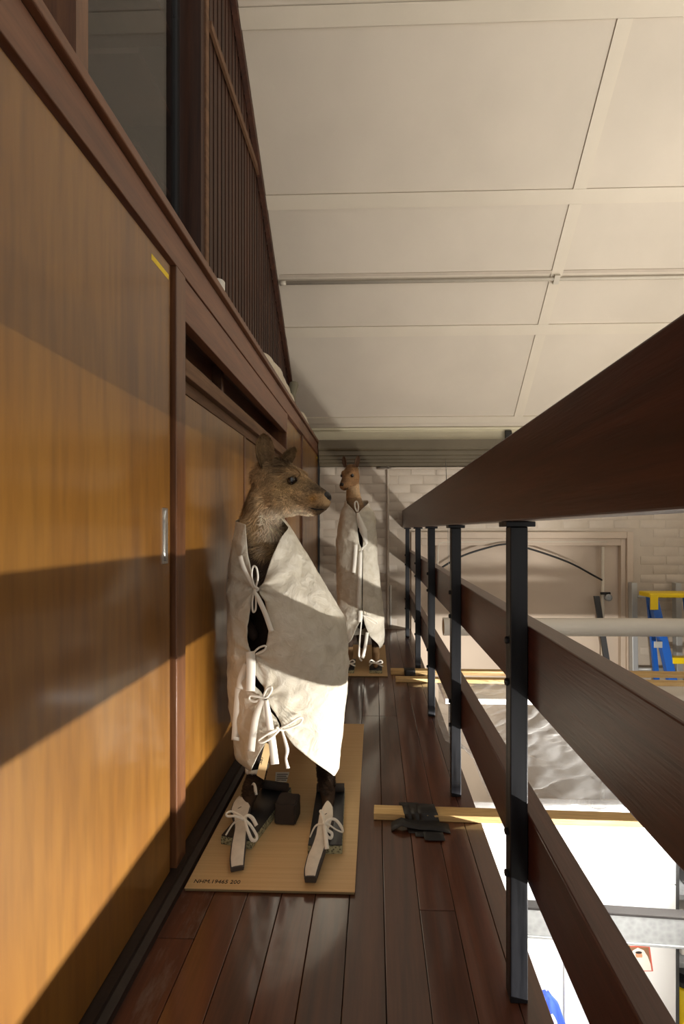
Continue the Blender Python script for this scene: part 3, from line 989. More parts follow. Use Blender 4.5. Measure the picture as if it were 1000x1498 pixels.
class Cover:
    """a calico dust cover wrapped round an animal, open down the front and tied with tapes"""
    def __init__(s, Z, Lx, Rx, B, CY, slit, hem, top, seed):
        s.Z, s.Lx, s.Rx, s.B, s.CY = Z, Lx, Rx, B, CY
        s.slit = sorted(slit)
        s.hem, s.top, s.seed = hem, top, seed
        s.gather = []

    def sec(s, z):
        l, r = interp(z, s.Z, s.Lx), interp(z, s.Z, s.Rx)
        return (l + r) / 2, (r - l) / 2, interp(z, s.Z, s.B), interp(z, s.Z, s.CY)

    def front_y(s, X, z):
        cx, a, b, cy = s.sec(z)
        q = max(-0.97, min(0.97, (X - cx) / a))
        return cy - b * math.sqrt(1 - q * q)

    def edges(s, z):
        zs = [q[0] for q in s.slit]
        xl_, xr_ = interp(z, zs, [q[1] for q in s.slit]), interp(z, zs, [q[2] for q in s.slit])
        cx, a, b, cy = s.sec(z)
        f = lambda X: math.degrees(math.asin(max(-0.99, min(0.99, (X - cx) / a))))
        return f(xl_), f(xr_)

    def point(s, th, z):
        cx, a, b, cy = s.sec(z)
        t = math.radians(th)
        p = Vector((cx + a * math.sin(t), cy - b * math.cos(t), z))
        nrm = Vector((math.sin(t) / a, -math.cos(t) / b, 0)).normalized()
        d = 0.0035 * math.sin(math.radians(th) * 5 + z * 7 + s.seed) * min(1, max(0.1, (1.0 - z) * 2))
        d += 0.011 * noise.noise(Vector((p.x * 7, p.y * 7 + s.seed, p.z * 3.2)))
        d += 0.005 * noise.noise(Vector((p.x * 19, p.y * 19 + s.seed, p.z * 11)))
        q1 = noise.noise(Vector((p.x * 11 + p.z * 6, p.y * 11 + s.seed, p.z * 9 - p.x * 5)))
        q2 = noise.noise(Vector((p.x * 24 - p.z * 12, p.y * 24 + s.seed, p.z * 22 + p.x * 9)))
        d += 0.007 * (0.35 - abs(q1)) + 0.0035 * (0.3 - abs(q2))
        for (gx, gz, amp, rad) in s.gather:
            dx, dz = p.x - gx, z - gz
            if p.y < cy + 0.02:
                r = math.hypot(dx, dz)
                d += amp * math.exp(-(r / rad) ** 1.3) * math.cos(9 * math.atan2(dz, dx) + s.seed) * min(1, r / 0.02)
                d -= 0.004 * math.exp(-(r / 0.03) ** 2)
        return p + nrm * d

    def build(s, name, parent, nu=210, nv=130):
        vs = []
        for j in range(nv + 1):
            v = j / nv
            for i in range(nu + 1):
                u = i / nu
                z = 0.5
                for _ in range(8):
                    el, er = s.edges(z)
                    th = er + u * (el + 360 - er)
                    hz = interp(th, [q[0] for q in s.hem], [q[1] for q in s.hem])
                    tz = interp(th, [q[0] for q in s.top], [q[1] for q in s.top])
                    z = hz + (tz - hz) * v
                vs.append(s.point(th, z))
        fs = []
        for j in range(nv):
            for i in range(nu):
                a = j * (nu + 1) + i
                fs.append((a, a + 1, a + nu + 2, a + nu + 1))
        mb = MB().add(vs, fs)
        o = mb.build(name, M['calico'], parent, True)
        so = o.modifiers.new('thickness', 'SOLIDIFY')
        so.thickness = 0.0016
        so.offset = 0
        return o

    def on(s, px, py, off, Y0):
        Y = Y0
        for _ in range(5):
            q = P(px, py, Y)
            Y = s.front_y(q.x, q.z) - off
        return P(px, py, Y)


def on_plane(px, py, z):
    q = P(px, py, 1.0) - EYE
    return EYE + q * ((z - EYE.z) / q.z)


# ------------------------------------------------------------------ the large kangaroo in front
def big_kangaroo():
    root = empty('kangaroo', (-0.30, 1.72, 0.008))
    tag(root, 'mounted shaggy brown kangaroo in a tied calico cover, head turned aside, on the front board', 'kangaroo')
    hd = Head(P(405, 713, 1.66), (0.955, -0.24, -0.02), (0.0, 0, 1), 1.03)
    mb = MB()
    hd.shape(mb)
    nk = [P(396, 716, 1.665), P(386, 752, 1.675), P(381, 790, 1.685), (-0.385, 1.69, 0.83)]
    limb(mb, nk, [0.058, 0.064, 0.073, 0.090], 18)
    ellip(mb, P(402, 742, 1.655), (0.055, 0.05, 0.04))
    ellip(mb, (-0.365, 1.70, 0.74), (0.105, 0.105, 0.15))
    ellip(mb, (-0.325, 1.72, 0.55), (0.145, 0.135, 0.20))
    ellip(mb, (-0.305, 1.76, 0.38), (0.155, 0.145, 0.16))
    for sd in (-1, 1):   # forearms folded on the chest
        limb(mb, [(-0.365 + 0.085 * sd, 1.66, 0.78), (-0.36 + 0.095 * sd, 1.625, 0.66), (-0.352 + 0.05 * sd, 1.575, 0.60)], [0.035, 0.026, 0.018], 12)
    limb(mb, [(-0.395, 1.74, 0.36), (-0.425, 1.67, 0.27), (-0.413, 1.655, 0.19), (-0.405, 1.640, 0.115), (-0.413, 1.585, 0.080), (-0.412, 1.520, 0.055), (-0.404, 1.45, 0.044)], [0.10, 0.060, 0.034, 0.031, 0.028, 0.018, 0.008], 14)
    limb(mb, [(-0.215, 1.75, 0.36), (-0.185, 1.71, 0.26), (-0.178, 1.71, 0.17), (-0.172, 1.675, 0.100), (-0.158, 1.60, 0.076), (-0.150, 1.52, 0.058), (-0.152, 1.44, 0.048)], [0.10, 0.055, 0.034, 0.030, 0.027, 0.017, 0.008], 14)
    limb(mb, [(-0.30, 1.84, 0.30), (-0.295, 1.96, 0.16), (-0.29, 2.10, 0.068), (-0.285, 2.26, 0.044)], [0.085, 0.058, 0.042, 0.030], 14)
    me = fuse('body', mb, 0.0062, 5, M['hide'])
    V = verts_of(me)
    u, v, w = hd.local(V)
    nz = vnoise(V, 14.0) * 0.5 + 0.5
    nf = vnoise(V, 45.0) * 0.5 + 0.5
    brown, dark, pale, tan = S3(190, 158, 116), S3(128, 100, 70), S3(236, 216, 188), S3(208, 172, 116)
    col = brown + (dark - brown) * np.clip((nz - 0.45) * 1.9, 0, 1)[:, None] * 0.75
    mix = lambda c, k: col + (np.asarray(c) - col) * np.clip(k, 0, 1)[:, None]
    head = (V[:, 2] > 0.93)
    col = mix(tan, np.exp(-((u - .06) ** 2 + (v + .005) ** 2) / .0012) * 0.75 * head)              # cheek below the eye
    col = mix(pale, np.clip((-v - .058) / .03, 0, 1) * (u > -.03) * (u < .14) * 0.8 * head)          # pale jaw
    col = mix(S3(66, 56, 46), np.clip((u - .10) / .05, 0, 1) * np.clip((v + .032) / .02, 0, 1) * head * 0.85)   # dark bridge
    col = mix(S3(172, 124, 54), np.exp(-((u - .146) ** 2 + (v + .040) ** 2) / .00022) * head * 0.85)  # ochre muzzle patch
    col = mix(S3(58, 48, 40), np.clip((u - .135) / .02, 0, 1) * np.clip((-v - .056) / .01, 0, 1) * head * 0.7)  # lips
    col = mix(S3(26, 18, 14), np.exp(-((u - .073) ** 2 + (v - .018) ** 2) / .00026) * head)           # eye rim
    col = mix(S3(64, 46, 32), np.exp(-((u - .030) ** 2 + (v - .075) ** 2) / .0012) * head * 0.8)
    neck = (V[:, 2] < 0.965) & (V[:, 2] > 0.7)
    col = mix(S3(66, 48, 34), np.clip((0.95 - V[:, 2]) / .05, 0, 1) * neck * (0.35 + 0.6 * (nz > 0.48)))
    col = mix(pale * 0.8, np.clip((nf - .58) * 5, 0, 1) * neck * 0.7)
    low = V[:, 2] < 0.72
    col = mix(S3(40, 28, 20), low * 1.0)
    col = mix(S3(84, 62, 44), low * (V[:, 2] < 0.2) * np.clip((nz - .5) * 3, 0, 1) * 0.7)
    set_coat(me, col)
    link('body', me, root)

    def keep(c, n):
        k = (c[:, 2] > 0.74).astype(float)
        uu, vv, ww = hd.local(c)
        k *= ((uu - .073) ** 2 + (vv - .019) ** 2 > .00024) * (uu < .176)
        k += ((c[:, 2] < 0.26) & (c[:, 2] > 0.085) & (c[:, 1] < 1.8)) * 0.7
        return k * (1.0 - 0.75 * (n[:, 1] > 0.3))

    F, U = np.array(hd.F), np.array(hd.U)

    def flow(p):
        uu, vv, ww = hd.local(p)
        f = -F[None, :] * 1.0 + np.array([[0, 0, -1.0]]) * np.clip(0.9 - uu * 7, 0.3, 3.0)[:, None]
        return f / np.linalg.norm(f, axis=1)[:, None]

    def length(p):
        uu, vv, ww = hd.local(p)
        l = np.interp(uu, [-.05, .03, .09, .13, .18], [.028, .023, .014, .008, .003])
        l = np.where(p[:, 2] < 0.96, 0.038, l)
        l = np.where(p[:, 2] < 0.4, 0.010, l)
        return l

    f = link('fur', fur_mesh(me, col, 56000, flow, length, keep, 0.0019, 3, 0.45), root)
    f['kind'] = 'stuff'
    # ears
    nb = hd.at(-.012, .078, -.034 if hd.S.y > 0 else .034)
    sgn = -1 if hd.S.y > 0 else 1
    for (base, axis, face, H, W, cup, fold) in (
            (hd.at(-.026, .062, .040 * sgn), (-0.03, -0.12, 1.0), (0.42, -0.9, 0), 0.114, 0.031, 0.020, 0.0),
            (hd.at(-.004, .066, -.036 * sgn), (0.20, 0.20, 1.0), (0.75, -0.6, 0.1), 0.078, 0.024, 0.014, -0.045)):
        em = ear_mesh(base, axis, face, H, W, cup, fold=fold).mesh('ear', M['hide'], True)
        eV = verts_of(em)
        t = np.clip((eV - np.array(base)) @ np.array(Vector(axis).normalized()) / H, 0, 1)
        nn_ = vnoise(eV, 40) * 0.5 + 0.5
        ec = S3(138, 112, 80) * (0.6 + 0.55 * t)[:, None] * (0.75 + 0.5 * nn_)[:, None]
        set_coat(em, ec)
        e = link('ear', em, root)
        kf = lambda c, n, a=base, ax=axis, h_=H: np.ones(len(c))
        ef = link('ear_fur', fur_mesh(em, ec, 3600, lambda p, ax=axis: np.tile(np.array(Vector(ax).normalized()), (len(p), 1)), lambda p: np.full(len(p), .007), kf, 0.0011, 5, 0.25), e)
        ef['kind'] = 'stuff'
    for sd in (-1, 1):
        mbx = MB()
        ellip(mbx, hd.at(.074, .018, .0475 * sd), (0.0155, 0.0155, 0.0155), n=20)
        mbx.build('eye', M['eye'], root, True)
        lid = MB()
        lid.tube([hd.at(.074 + .0165 * math.cos(a), .019 + .0135 * math.sin(a), (.0505 - .004 * abs(math.cos(a))) * sd) for a in np.linspace(-0.2, math.pi + 0.2, 11)], 0.0035, 8)
        lm = lid.mesh('eyelid', M['hide'], True)
        set_coat(lm, np.tile(S3(40, 28, 20), (len(lm.vertices), 1)))
        link('eyelid', lm, root)
        nm = MB()
        ellip(nm, hd.at(.186, -.036, .011 * sd), (.006, .006, .0075), n=10)
        nm.build('nostril', M['ink'], root, True)
    R = Matrix((hd.F, hd.U, hd.S)).transposed()
    nm = MB()
    ellip(nm, hd.at(.1755, -.033, 0), (.0195, .0205, .0220), R, n=20)
    nm.build('nose', M['nose_skin'], root, True)
    for sd in (-1, 1):
        mo = MB()
        pts = []
        for q in np.linspace(0, 1, 9):
            uu = .122 + .052 * q
            vv = -.064 - .0095 * math.sin(q * math.pi * 0.75) - .002 * q
            pts.append(hd.at(uu, vv, (hd.hw(uu) * 0.93 - .0035) * sd * (1 if q < .8 else 1 - (q - .8) * 2.5)))
        mo.tube(pts, 0.0022, 6)
        mo.build('mouth_line', M['ink'], root, True)

    # ---- calico cover
    cov = Cover([.05, .25, .422, .631, .741, .889, .994, 1.03],
                [-.480, -.502, -.522, -.524, -.518, -.495, -.470, -.462],
                [-.138, -.118, -.100, -.110, -.167, -.253, -.322, -.338],
                [.165, .18, .19, .18, .165, .125, .085, .080],
                [1.72, 1.71, 1.70, 1.70, 1.69, 1.675, 1.655, 1.65],
                [(1.03, -.430, -.285), (.950, -.4255, -.2996), (.870, -.4147, -.332), (.776, -.395, -.360), (.761, -.384, -.378), (.722, -.3995, -.352), (.635, -.4125, -.3387),
                 (.574, -.406, -.345), (.553, -.391, -.382), (.494, -.386, -.378), (.451, -.378, -.352), (.422, -.356, -.347), (.364, -.330, -.313), (.327, -.306, -.2996), (.15, -.306, -.2996)],
                [(0, .320), (3, .312), (14, .255), (33, .195), (64, .105), (74, .112), (100, .16), (180, .20), (260, .18), (318, .148), (325, .148), (333, .185), (351, .277), (363, .322)],
                [(0, 1.0), (60, 1.000), (120, 1.0), (180, 1.0), (270, .985), (330, .970), (363, .955)], 1.3)
    cov.gather = [(-.381, .761, .007, .10), (-.386, .553, .006, .08), (-.352, .422, .006, .07), (-.303, .330, .007, .09)]
    c = cov.build('dust_cover', root)
    K = lambda x, y, off=0.010: cov.on(x, y, off, 1.52)
    T = [
        # tape at the throat: bow with one long tail
        ('tie', [K(351, 813, .016), K(357, 832, .016), K(371, 859, .014)], [.014, .013, .009]),
        ('tie', [K(373, 861, .016), K(368, 843, .024), K(370, 829, .028), K(375, 831, .028), K(377, 845, .022), K(374, 860, .016)], .006),
        ('tie', [K(372, 858, .018), K(377, 862, .019), K(373, 866, .018), K(378, 876, .016), K(388, 898, .015), K(397, 924, .013)], [.008, .009, .015, .016]),
        ('tie', [K(372, 862, .013), K(369, 880, .008), K(370, 895, .005), K(374, 890, .006), K(374, 866, .013)], .006),
        # second row: two broad tapes hanging
        ('tie', [K(366, 953, .020), K(367, 975, .022), K(366, 1011, .020)], .0285),
        ('tie', [K(361, 972, .016), K(354, 990, .014), K(351, 1008, .014)], [.020, .026, .026]),
        ('tie', [K(350, 1006, .011), K(347, 1042, .010), K(344, 1083, .008)], .0265),
        ('tie', [K(370, 956, .02), K(378, 948, .016), K(388, 945, .013), K(386, 952, .013), K(374, 957, .016)], .006),
        # third row
        ('tie', [K(386, 1020, .016), K(374, 1026, .022), K(365, 1024, .024), K(366, 1018, .024), K(376, 1019, .022), K(388, 1021, .018), K(396, 1012, .018), K(397, 1005, .018), K(390, 1008, .016), K(385, 1019, .016)], .007),
        ('tie', [K(383, 1024, .020), K(375, 1045, .021), K(371, 1066, .020), K(367, 1099, .018)], [.016, .022, .022, .024]),
        ('tie', [K(389, 1024, .024), K(393, 1052, .025), K(398, 1085, .023), K(402, 1118, .021)], [.014, .021, .024, .026]),
        # fourth row
        ('tie', [K(409, 1066, .016), K(424, 1058, .022), K(437, 1050, .022), K(442, 1052, .022), K(436, 1060, .02), K(414, 1068, .014), K(404, 1064, .02)], .0065),
        ('tie', [K(408, 1067, .016), K(394, 1072, .03), K(378, 1083, .034), K(384, 1086, .034), K(398, 1078, .028), K(408, 1068, .018)], .007),
        ('tie', [K(412, 1068, .014), K(417, 1084, .02), K(420, 1098, .022), K(418, 1110, .022), K(421, 1124, .022)], [.006, .010, .012, .008, .012]),
    ]
    for nm, pts, wd in T:
        ribbon(MB_ := MB(), pts, wd, (0.1, -1, 0.1), 0.0014).build(nm, M['tape_cotton'], c, True)

    # ---- tag on the shin, tape round the ankle
    a, b, cc, d = P(388, 1086, 1.60), P(397, 1091, 1.60), P(386, 1141, 1.575), P(375, 1134, 1.575)
    tg = MB()
    th = Vector((0, 0.0012, 0))
    tg.add([a, b, cc, d, a + th, b + th, cc + th, d + th], [(0, 1, 2, 3), (7, 6, 5, 4), (0, 4, 5, 1), (1, 5, 6, 2), (2, 6, 7, 3), (3, 7, 4, 0)])
    tgo = tg.build('paper_tag', M['tag_card'], root); tgo['label'] = 'buff card tag'
    ink = text_mesh('.587', 0.016)
    ax = (a - d).normalized(); ay = Vector((0, -1, 0)).cross(ax) * -1
    nrm = (b - a).cross(d - a).normalized()
    if nrm.y > 0: nrm = -nrm
    ay = nrm.cross(ax)
    o = link('writing', ink, tgo)
    o.matrix_parent_inverse = Matrix.Identity(4)
    mw = Matrix.Translation((a * .33 + d * .67 + (b - a) * 0.30) - OFFS[root.name] + nrm * 0.0006) @ Matrix((ax, ay, nrm)).transposed().to_4x4()
    o.matrix_parent_inverse = Matrix.Identity(4)
    o.matrix_local = Matrix.Translation(OFFS[root.name] - 0 * nrm) @ mw
    an = MB()
    pts = [(-0.407 + 0.040 * math.cos(t), 1.645 + 0.040 * math.sin(t), 0.130 + 0.006 * math.cos(t)) for t in np.linspace(-2.2, 4.1, 15)]
    ribbon(an, pts, 0.014, (0, 0, 1), 0.0014, 3)
    # a band standing upright round the ankle
    an = MB()
    ring_ = []
    for (x, y, z) in pts:
        p = Vector((x, y, z)); q = (p - Vector((-0.407, 1.645, z))).normalized()
        ring_.append([p + Vector((0, 0, -.008)), p + Vector((0, 0, .008)), p + Vector((0, 0, .008)) + q * .0015, p + Vector((0, 0, -.008)) + q * .0015])
    an.rings(ring_)
    an.build('ankle_tape', M['tape_cotton'], root, True)
    ribbon(MB_ := MB(), [P(362, 1152, 1.585), P(368, 1150, 1.575), P(371, 1146, 1.57), P(373, 1152, 1.565), P(374, 1163, 1.56)], [.008, .008, .006, .010, .012], (0, -1, 0), 0.0014).build('ankle_tape', M['tape_cotton'], root, True)

    # ---- padded foot covers tied on with bows
    def pad(sections, name='foot_pad'):
        """sections: (centre, half width) from the tip of the toes to the instep"""
        top = MB(); side = MB()
        ctr = smoothpath([q[0] for q in sections], 5)
        t = np.linspace(0, len(sections) - 1, len(ctr))
        hw = np.interp(t, range(len(sections)), [q[1] for q in sections])
        rs, rt = [], []
        for i, p in enumerate(ctr):
            tg_ = (ctr[min(i + 1, len(ctr) - 1)] - ctr[max(i - 1, 0)]).normalized()
            sd = tg_.cross(Vector((0, 0, 1))).normalized()
            up = sd.cross(tg_).normalized()
            w = hw[i]
            th = max(.004, min(.022, p.z - (.0368 if p.y > 1.38 else .0097)))
            rs.append([p - sd * w - up * th, p + sd * w - up * th, p + sd * (w + .0015), p + sd * w * .6 + up * .0035, p - sd * w * .6 + up * .0035, p - sd * (w + .0015)])
            w2 = max(0.0008, w - .0020)
            rt.append([p - sd * w2 + up * .0034, p - sd * w2 * .6 + up * .0056, p + sd * w2 * .6 + up * .0056, p + sd * w2 + up * .0034, p + sd * w2 * .5 + up * .0016, p - sd * w2 * .5 + up * .0016])
        side.rings(rs)
        o = side.build(name, M['foam_grey'], root, 'auto')
        top.rings(rt[1:])
        t_ = top.build('felt', M['felt_white'], o, 'auto')
        t_['label'] = 'off-white felt top'
        return o

    p1 = pad([(P(347, 1270, 1.303), .017), (P(347, 1255, 1.330), .0195), (P(349, 1235, 1.375), .020), (P(352, 1212, 1.432), .018), (P(352, 1196, 1.468), .021), (P(352, 1183, 1.50), .030), (P(351, 1174, 1.528), .022), (P(350, 1167, 1.552), .006)])
    p2 = pad([(P(453.5, 1284, 1.260), .0145), (P(455, 1272, 1.280), .018), (P(460, 1254, 1.318), .020), (P(466, 1238, 1.360), .019), (P(470, 1222, 1.393), .017), (P(474, 1207, 1.428), .021), (P(477, 1194, 1.462), .023), (P(479, 1182, 1.50), .017), (P(479, 1174, 1.53), .006)])
    B1 = lambda x, y, Y: P(x, y, Y - (0.036 if x > 440 else 0.006))
    ribbon(MB_ := MB(), [B1(330, 1222, 1.42), B1(340, 1206, 1.43), B1(349, 1199, 1.425), B1(356, 1199, 1.42), B1(345, 1194, 1.42), B1(333, 1194, 1.42), B1(331, 1190, 1.425), B1(338, 1187, 1.44), B1(349, 1192, 1.43), B1(357, 1199, 1.42),
                         B1(362, 1214, 1.40), B1(368, 1228, 1.395), B1(374, 1229, 1.40), B1(375, 1222, 1.41), B1(366, 1207, 1.42), B1(357, 1198, 1.42), B1(362, 1193, 1.44), B1(369, 1197, 1.44), B1(375, 1208, 1.43)],
           [.005, .005, .006, .007, .007, .006, .006, .006, .007, .007, .009, .010, .008, .008, .008, .008, .009, .011, .011], (0.1, -0.75, 0.6), 0.0012).build('bow', M['tape_cotton'], p1, True)
    ribbon(MB_ := MB(), [B1(453, 1225, 1.44), B1(460, 1210, 1.45), B1(466, 1206, 1.45), B1(473, 1205, 1.445), B1(472, 1195, 1.46), B1(468, 1187, 1.475), B1(471, 1187, 1.475), B1(474, 1197, 1.46), B1(473, 1205, 1.44),
                         B1(481, 1199, 1.45), B1(490, 1199, 1.46), B1(498, 1208, 1.455), B1(501, 1217, 1.45), B1(492, 1214, 1.45), B1(480, 1206, 1.445), B1(474, 1205, 1.44), B1(479, 1214, 1.43), B1(485, 1219, 1.43), B1(484, 1226, 1.42), B1(478, 1222, 1.42), B1(474, 1207, 1.435), B1(476, 1222, 1.41), B1(478, 1242, 1.378)],
           [.004, .005, .006, .006, .007, .006, .006, .006, .007, .007, .008, .009, .005, .004, .005, .006, .008, .009, .008, .008, .007, .011, .013], (0.1, -0.75, 0.6), 0.0012).build('bow', M['tape_cotton'], p2, True)
    for (pp, a, b) in ((p1, (345, 1186, 1.492), (353, 1182, 1.498)), (p2, (475, 1193, 1.462), (478, 1192, 1.462))):
        MB().tube([P(*a) + Vector((0, -.001, .004)), P(*b) + Vector((0, -.001, .005))], 0.0009, 5).build('ink_mark', M['ink'], pp)
    return root, cov


def text_mesh(body, size, extrude=0.0003):
    cu = bpy.data.curves.new('t', 'FONT')
    cu.body = body
    cu.size = size
    cu.extrude = extrude
    cu.resolution_u = 3
    ob = bpy.data.objects.new('t', cu)
    C.objects.link(ob)
    dg = bpy.context.evaluated_depsgraph_get()
    me = bpy.data.meshes.new_from_object(ob.evaluated_get(dg))
    bpy.data.objects.remove(ob)
    me.materials.clear()
    me.materials.append(M['ink'])
    return me


def small_kangaroo():
    root = empty('kangaroo', (-0.10, 3.42, 0.008))
    tag(root, 'slender tan mounted kangaroo in a long calico cover standing by the brick end wall', 'kangaroo')
    k = 0.80
    Fd = Vector((-0.42, -0.84, -0.34)).normalized()
    Ud = Vector((-0.1, -0.3, 1)).normalized()
    hd = Head((0, 0, 0), Fd, Ud, k)
    eye_mid = P(507.5, 695.5, 3.20)
    hd.O = eye_mid - (hd.F * .073 + hd.U * .019) * k
    mb = MB()
    hd.shape(mb)
    limb(mb, [hd.at(-.01, -.01), P(516, 718, 3.33), P(518, 735, 3.35), (-0.115, 3.37, 1.03)], [0.045, 0.046, 0.056, 0.075], 16)
    ellip(mb, (-0.11, 3.38, 0.92), (0.085, 0.085, 0.15))
    ellip(mb, (-0.105, 3.39, 0.68), (0.105, 0.10, 0.22))
    ellip(mb, (-0.10, 3.41, 0.46), (0.12, 0.11, 0.18))
    for sd in (-1, 1):
        limb(mb, [(-0.11 + 0.07 * sd, 3.35, 1.0), (-0.11 + 0.075 * sd, 3.31, 0.86), (-0.11 + 0.04 * sd, 3.28, 0.80)], [0.03, 0.022, 0.015], 12)
    limb(mb, [(-0.165, 3.40, 0.45), (-0.180, 3.36, 0.30), (-0.178, 3.36, 0.16), (-0.176, 3.34, 0.085), (-0.178, 3.27, 0.058), (-0.178, 3.17, 0.047)], [0.085, 0.045, 0.027, 0.026, 0.023, 0.014], 12)
    limb(mb, [(-0.035, 3.40, 0.45), (-0.005, 3.36, 0.30), (0.004, 3.36, 0.16), (0.006, 3.34, 0.085), (0.006, 3.27, 0.060), (0.006, 3.17, 0.048)], [0.085, 0.045, 0.027, 0.028, 0.025, 0.015], 12)
    limb(mb, [(-0.10, 3.48, 0.38), (-0.10, 3.58, 0.20), (-0.10, 3.70, 0.07), (-0.10, 3.84, 0.040)], [0.07, 0.045, 0.032, 0.024], 12)
    me = fuse('body', mb, 0.006, 4, M['hide'])
    V = verts_of(me)
    u, v, w = hd.local(V)
    nz = vnoise(V, 18.0) * 0.5 + 0.5
    col = np.tile(S3(150, 112, 74), (len(V), 1)) * (0.8 + 0.35 * nz)[:, None]
    mix = lambda c, kk: col + (np.asarray(c) - col) * np.clip(kk, 0, 1)[:, None]
    head = V[:, 2] > 1.12
    col = mix(S3(104, 74, 48), np.clip((v - .03) / .05, 0, 1) * head * 0.7)
    col = mix(S3(96, 68, 46), np.clip((u - .11) / .05, 0, 1) * np.clip((v + .03) / .02, 0, 1) * head * 0.8)
    col = mix(S3(196, 164, 124), np.clip((-v - .072) / .012, 0, 1) * (u < .09) * head * 0.85)
    col = mix(S3(24, 17, 13), np.exp(-((u - .073) ** 2 + (v - .018) ** 2) / .00022) * head)
    col = mix(S3(146, 118, 88), ((V[:, 2] < 1.17) & (V[:, 2] > 1.0)) * 0.7)
    col = mix(S3(54, 40, 30), (V[:, 2] < 0.98) * 1.0)
    col = mix(S3(150, 118, 82), (V[:, 2] < 0.13) * (V[:, 1] < 3.4) * 0.8)
    set_coat(me, col)
    link('body', me, root)

    def keep(c, n):
        uu, vv, ww = hd.local(c)
        return (c[:, 2] > 1.0) * ((uu - .073) ** 2 + (vv - .019) ** 2 > .00024) * (uu < .176) * (1.0 - 0.8 * (n[:, 1] > 0.3))

    F = np.array(hd.F)

    def flow(p):
        uu, vv, ww = hd.local(p)
        f = -F[None, :] + np.array([[0, 0, -1.0]]) * np.clip(0.6 - uu * 6, 0.1, 2)[:, None]
        return f / np.linalg.norm(f, axis=1)[:, None]

    f = link('fur', fur_mesh(me, col, 16000, flow, lambda p: np.full(len(p), .0065), keep, 0.0013, 9, 0.2), root)
    f['kind'] = 'stuff'
    for sd, px, py in ((1, 0, 0), (-1, 0, 0)):
        base = hd.at(-.012, .072, .042 * sd)
        s_ = 1 if hd.S.x > 0 else -1
        outx = hd.S * sd
        axis = Vector((outx.x * 0.28, outx.y * 0.28, 1.0))
        face = Vector((-0.15 + outx.x * 0.7, -0.9, 0.1))
        em = ear_mesh(base, axis, face, 0.078, 0.018, 0.012).mesh('ear', M['hide'], True)
        eV = verts_of(em)
        set_coat(em, np.tile(S3(92, 68, 50), (len(eV), 1)) * (0.7 + 0.6 * (vnoise(eV, 50) * 0.5 + 0.5))[:, None])
        link('ear', em, root)
        mbx = MB(); ellip(mbx, hd.at(.074, .018, .0475 * sd), (0.0125,) * 3, n=16); mbx.build('eye', M['eye'], root, True)
        nm = MB(); ellip(nm, hd.at(.186, -.036, .011 * sd), (.005, .005, .006), n=10); nm.build('nostril', M['ink'], root, True)
        mo = MB(); pts = []
        for q in np.linspace(0, 1, 9):
            uu = .122 + .052 * q
            vv = -.064 - .0095 * math.sin(q * math.pi * 0.75) - .002 * q
            pts.append(hd.at(uu, vv, (hd.hw(uu) * 0.93 - .0035) * sd * (1 if q < .8 else 1 - (q - .8) * 2.5)))
        mo.tube(pts, 0.0018, 6); mo.build('mouth_line', M['ink'], root, True)
    R = Matrix((hd.F, hd.U, hd.S)).transposed()
    nm = MB(); ellip(nm, hd.at(.1765, -.033, 0), (.0165 * k, .0195 * k, .0205 * k), R, n=16); nm.build('nose', M['nose_skin'], root, True)

    cov = Cover([.098, .16, .352, .591, .878, 1.046, 1.141, 1.18],
                [-.225, -.240, -.266, -.268, -.266, -.250, -.206, -.19],
                [.035, .055, .055, .038, .020, -.006, -.050, -.06],
                [.13, .14, .15, .15, .14, .115, .085, .075],
                [3.37, 3.37, 3.37, 3.37, 3.37, 3.365, 3.36, 3.36],
                [(1.18, -.19, -.045), (1.133, -.183, -.050), (1.064, -.130, -.112), (.973, -.116, -.104), (.936, -.116, -.086), (.859, -.104, -.078), (.822, -.088, -.080), (.425, -.088, -.083), (.388, -.090, -.080), (.10, -.090, -.080)],
                [(0, .37), (9, .36), (15, .290), (25, .225), (62, .130), (100, .15), (180, .18), (260, .17), (312, .150), (335, .200), (352, .285), (369, .365)],
                [(0, 1.15), (60, 1.15), (120, 1.16), (180, 1.165), (270, 1.155), (330, 1.145), (369, 1.13)], 4.1)
    cov.gather = [(-.12, 1.06, .007, .10), (-.08, .82, .005, .07), (-.085, .385, .008, .10)]
    c = cov.build('dust_cover', root, 120, 70)
    K = lambda x, y, off=0.012: cov.on(x, y, off, 3.22)
    T = [
        ([K(522, 749), K(519, 742, .02), K(519, 735, .03), K(522, 734, .03), K(524, 741, .02), K(523, 749)], .010),
        ([K(523, 750), K(525, 760, .014), K(527, 772, .012)], [.016, .034, .030]),
        ([K(525, 757, .016), K(531, 776, .018), K(536, 796, .014)], [.016, .052, .012]),
        ([K(536, 795), K(532, 800, .016), K(528, 806, .016), K(530, 801, .018), K(536, 797, .014)], .008),
        ([K(527, 806, .016), K(526, 842, .018), K(524, 890, .016)], [.024, .028, .030]),
        ([K(520, 796, .012), K(519, 818, .012), K(517, 838, .012)], [.026, .028, .024]),
        ([K(527, 893, .018), K(527, 903, .018), K(526, 910, .018)], [.030, .030, .026]),
        ([K(530, 900, .016), K(541, 903, .016), K(552, 912, .014), K(546, 911, .014), K(531, 901, .016)], .006),
        ([K(529, 904, .016), K(526, 935, .030), K(525, 960, .034), K(529, 967, .034)], [.008, .011, .012, .012]),
        ([K(537, 925, .022), K(534, 945, .026), K(530, 964, .028)], [.022, .022, .020]),
    ]
    for pts, wd in T:
        ribbon(MB_ := MB(), pts, wd, (0.1, -1, 0.1), 0.0014).build('tie', M['tape_cotton'], c, True)
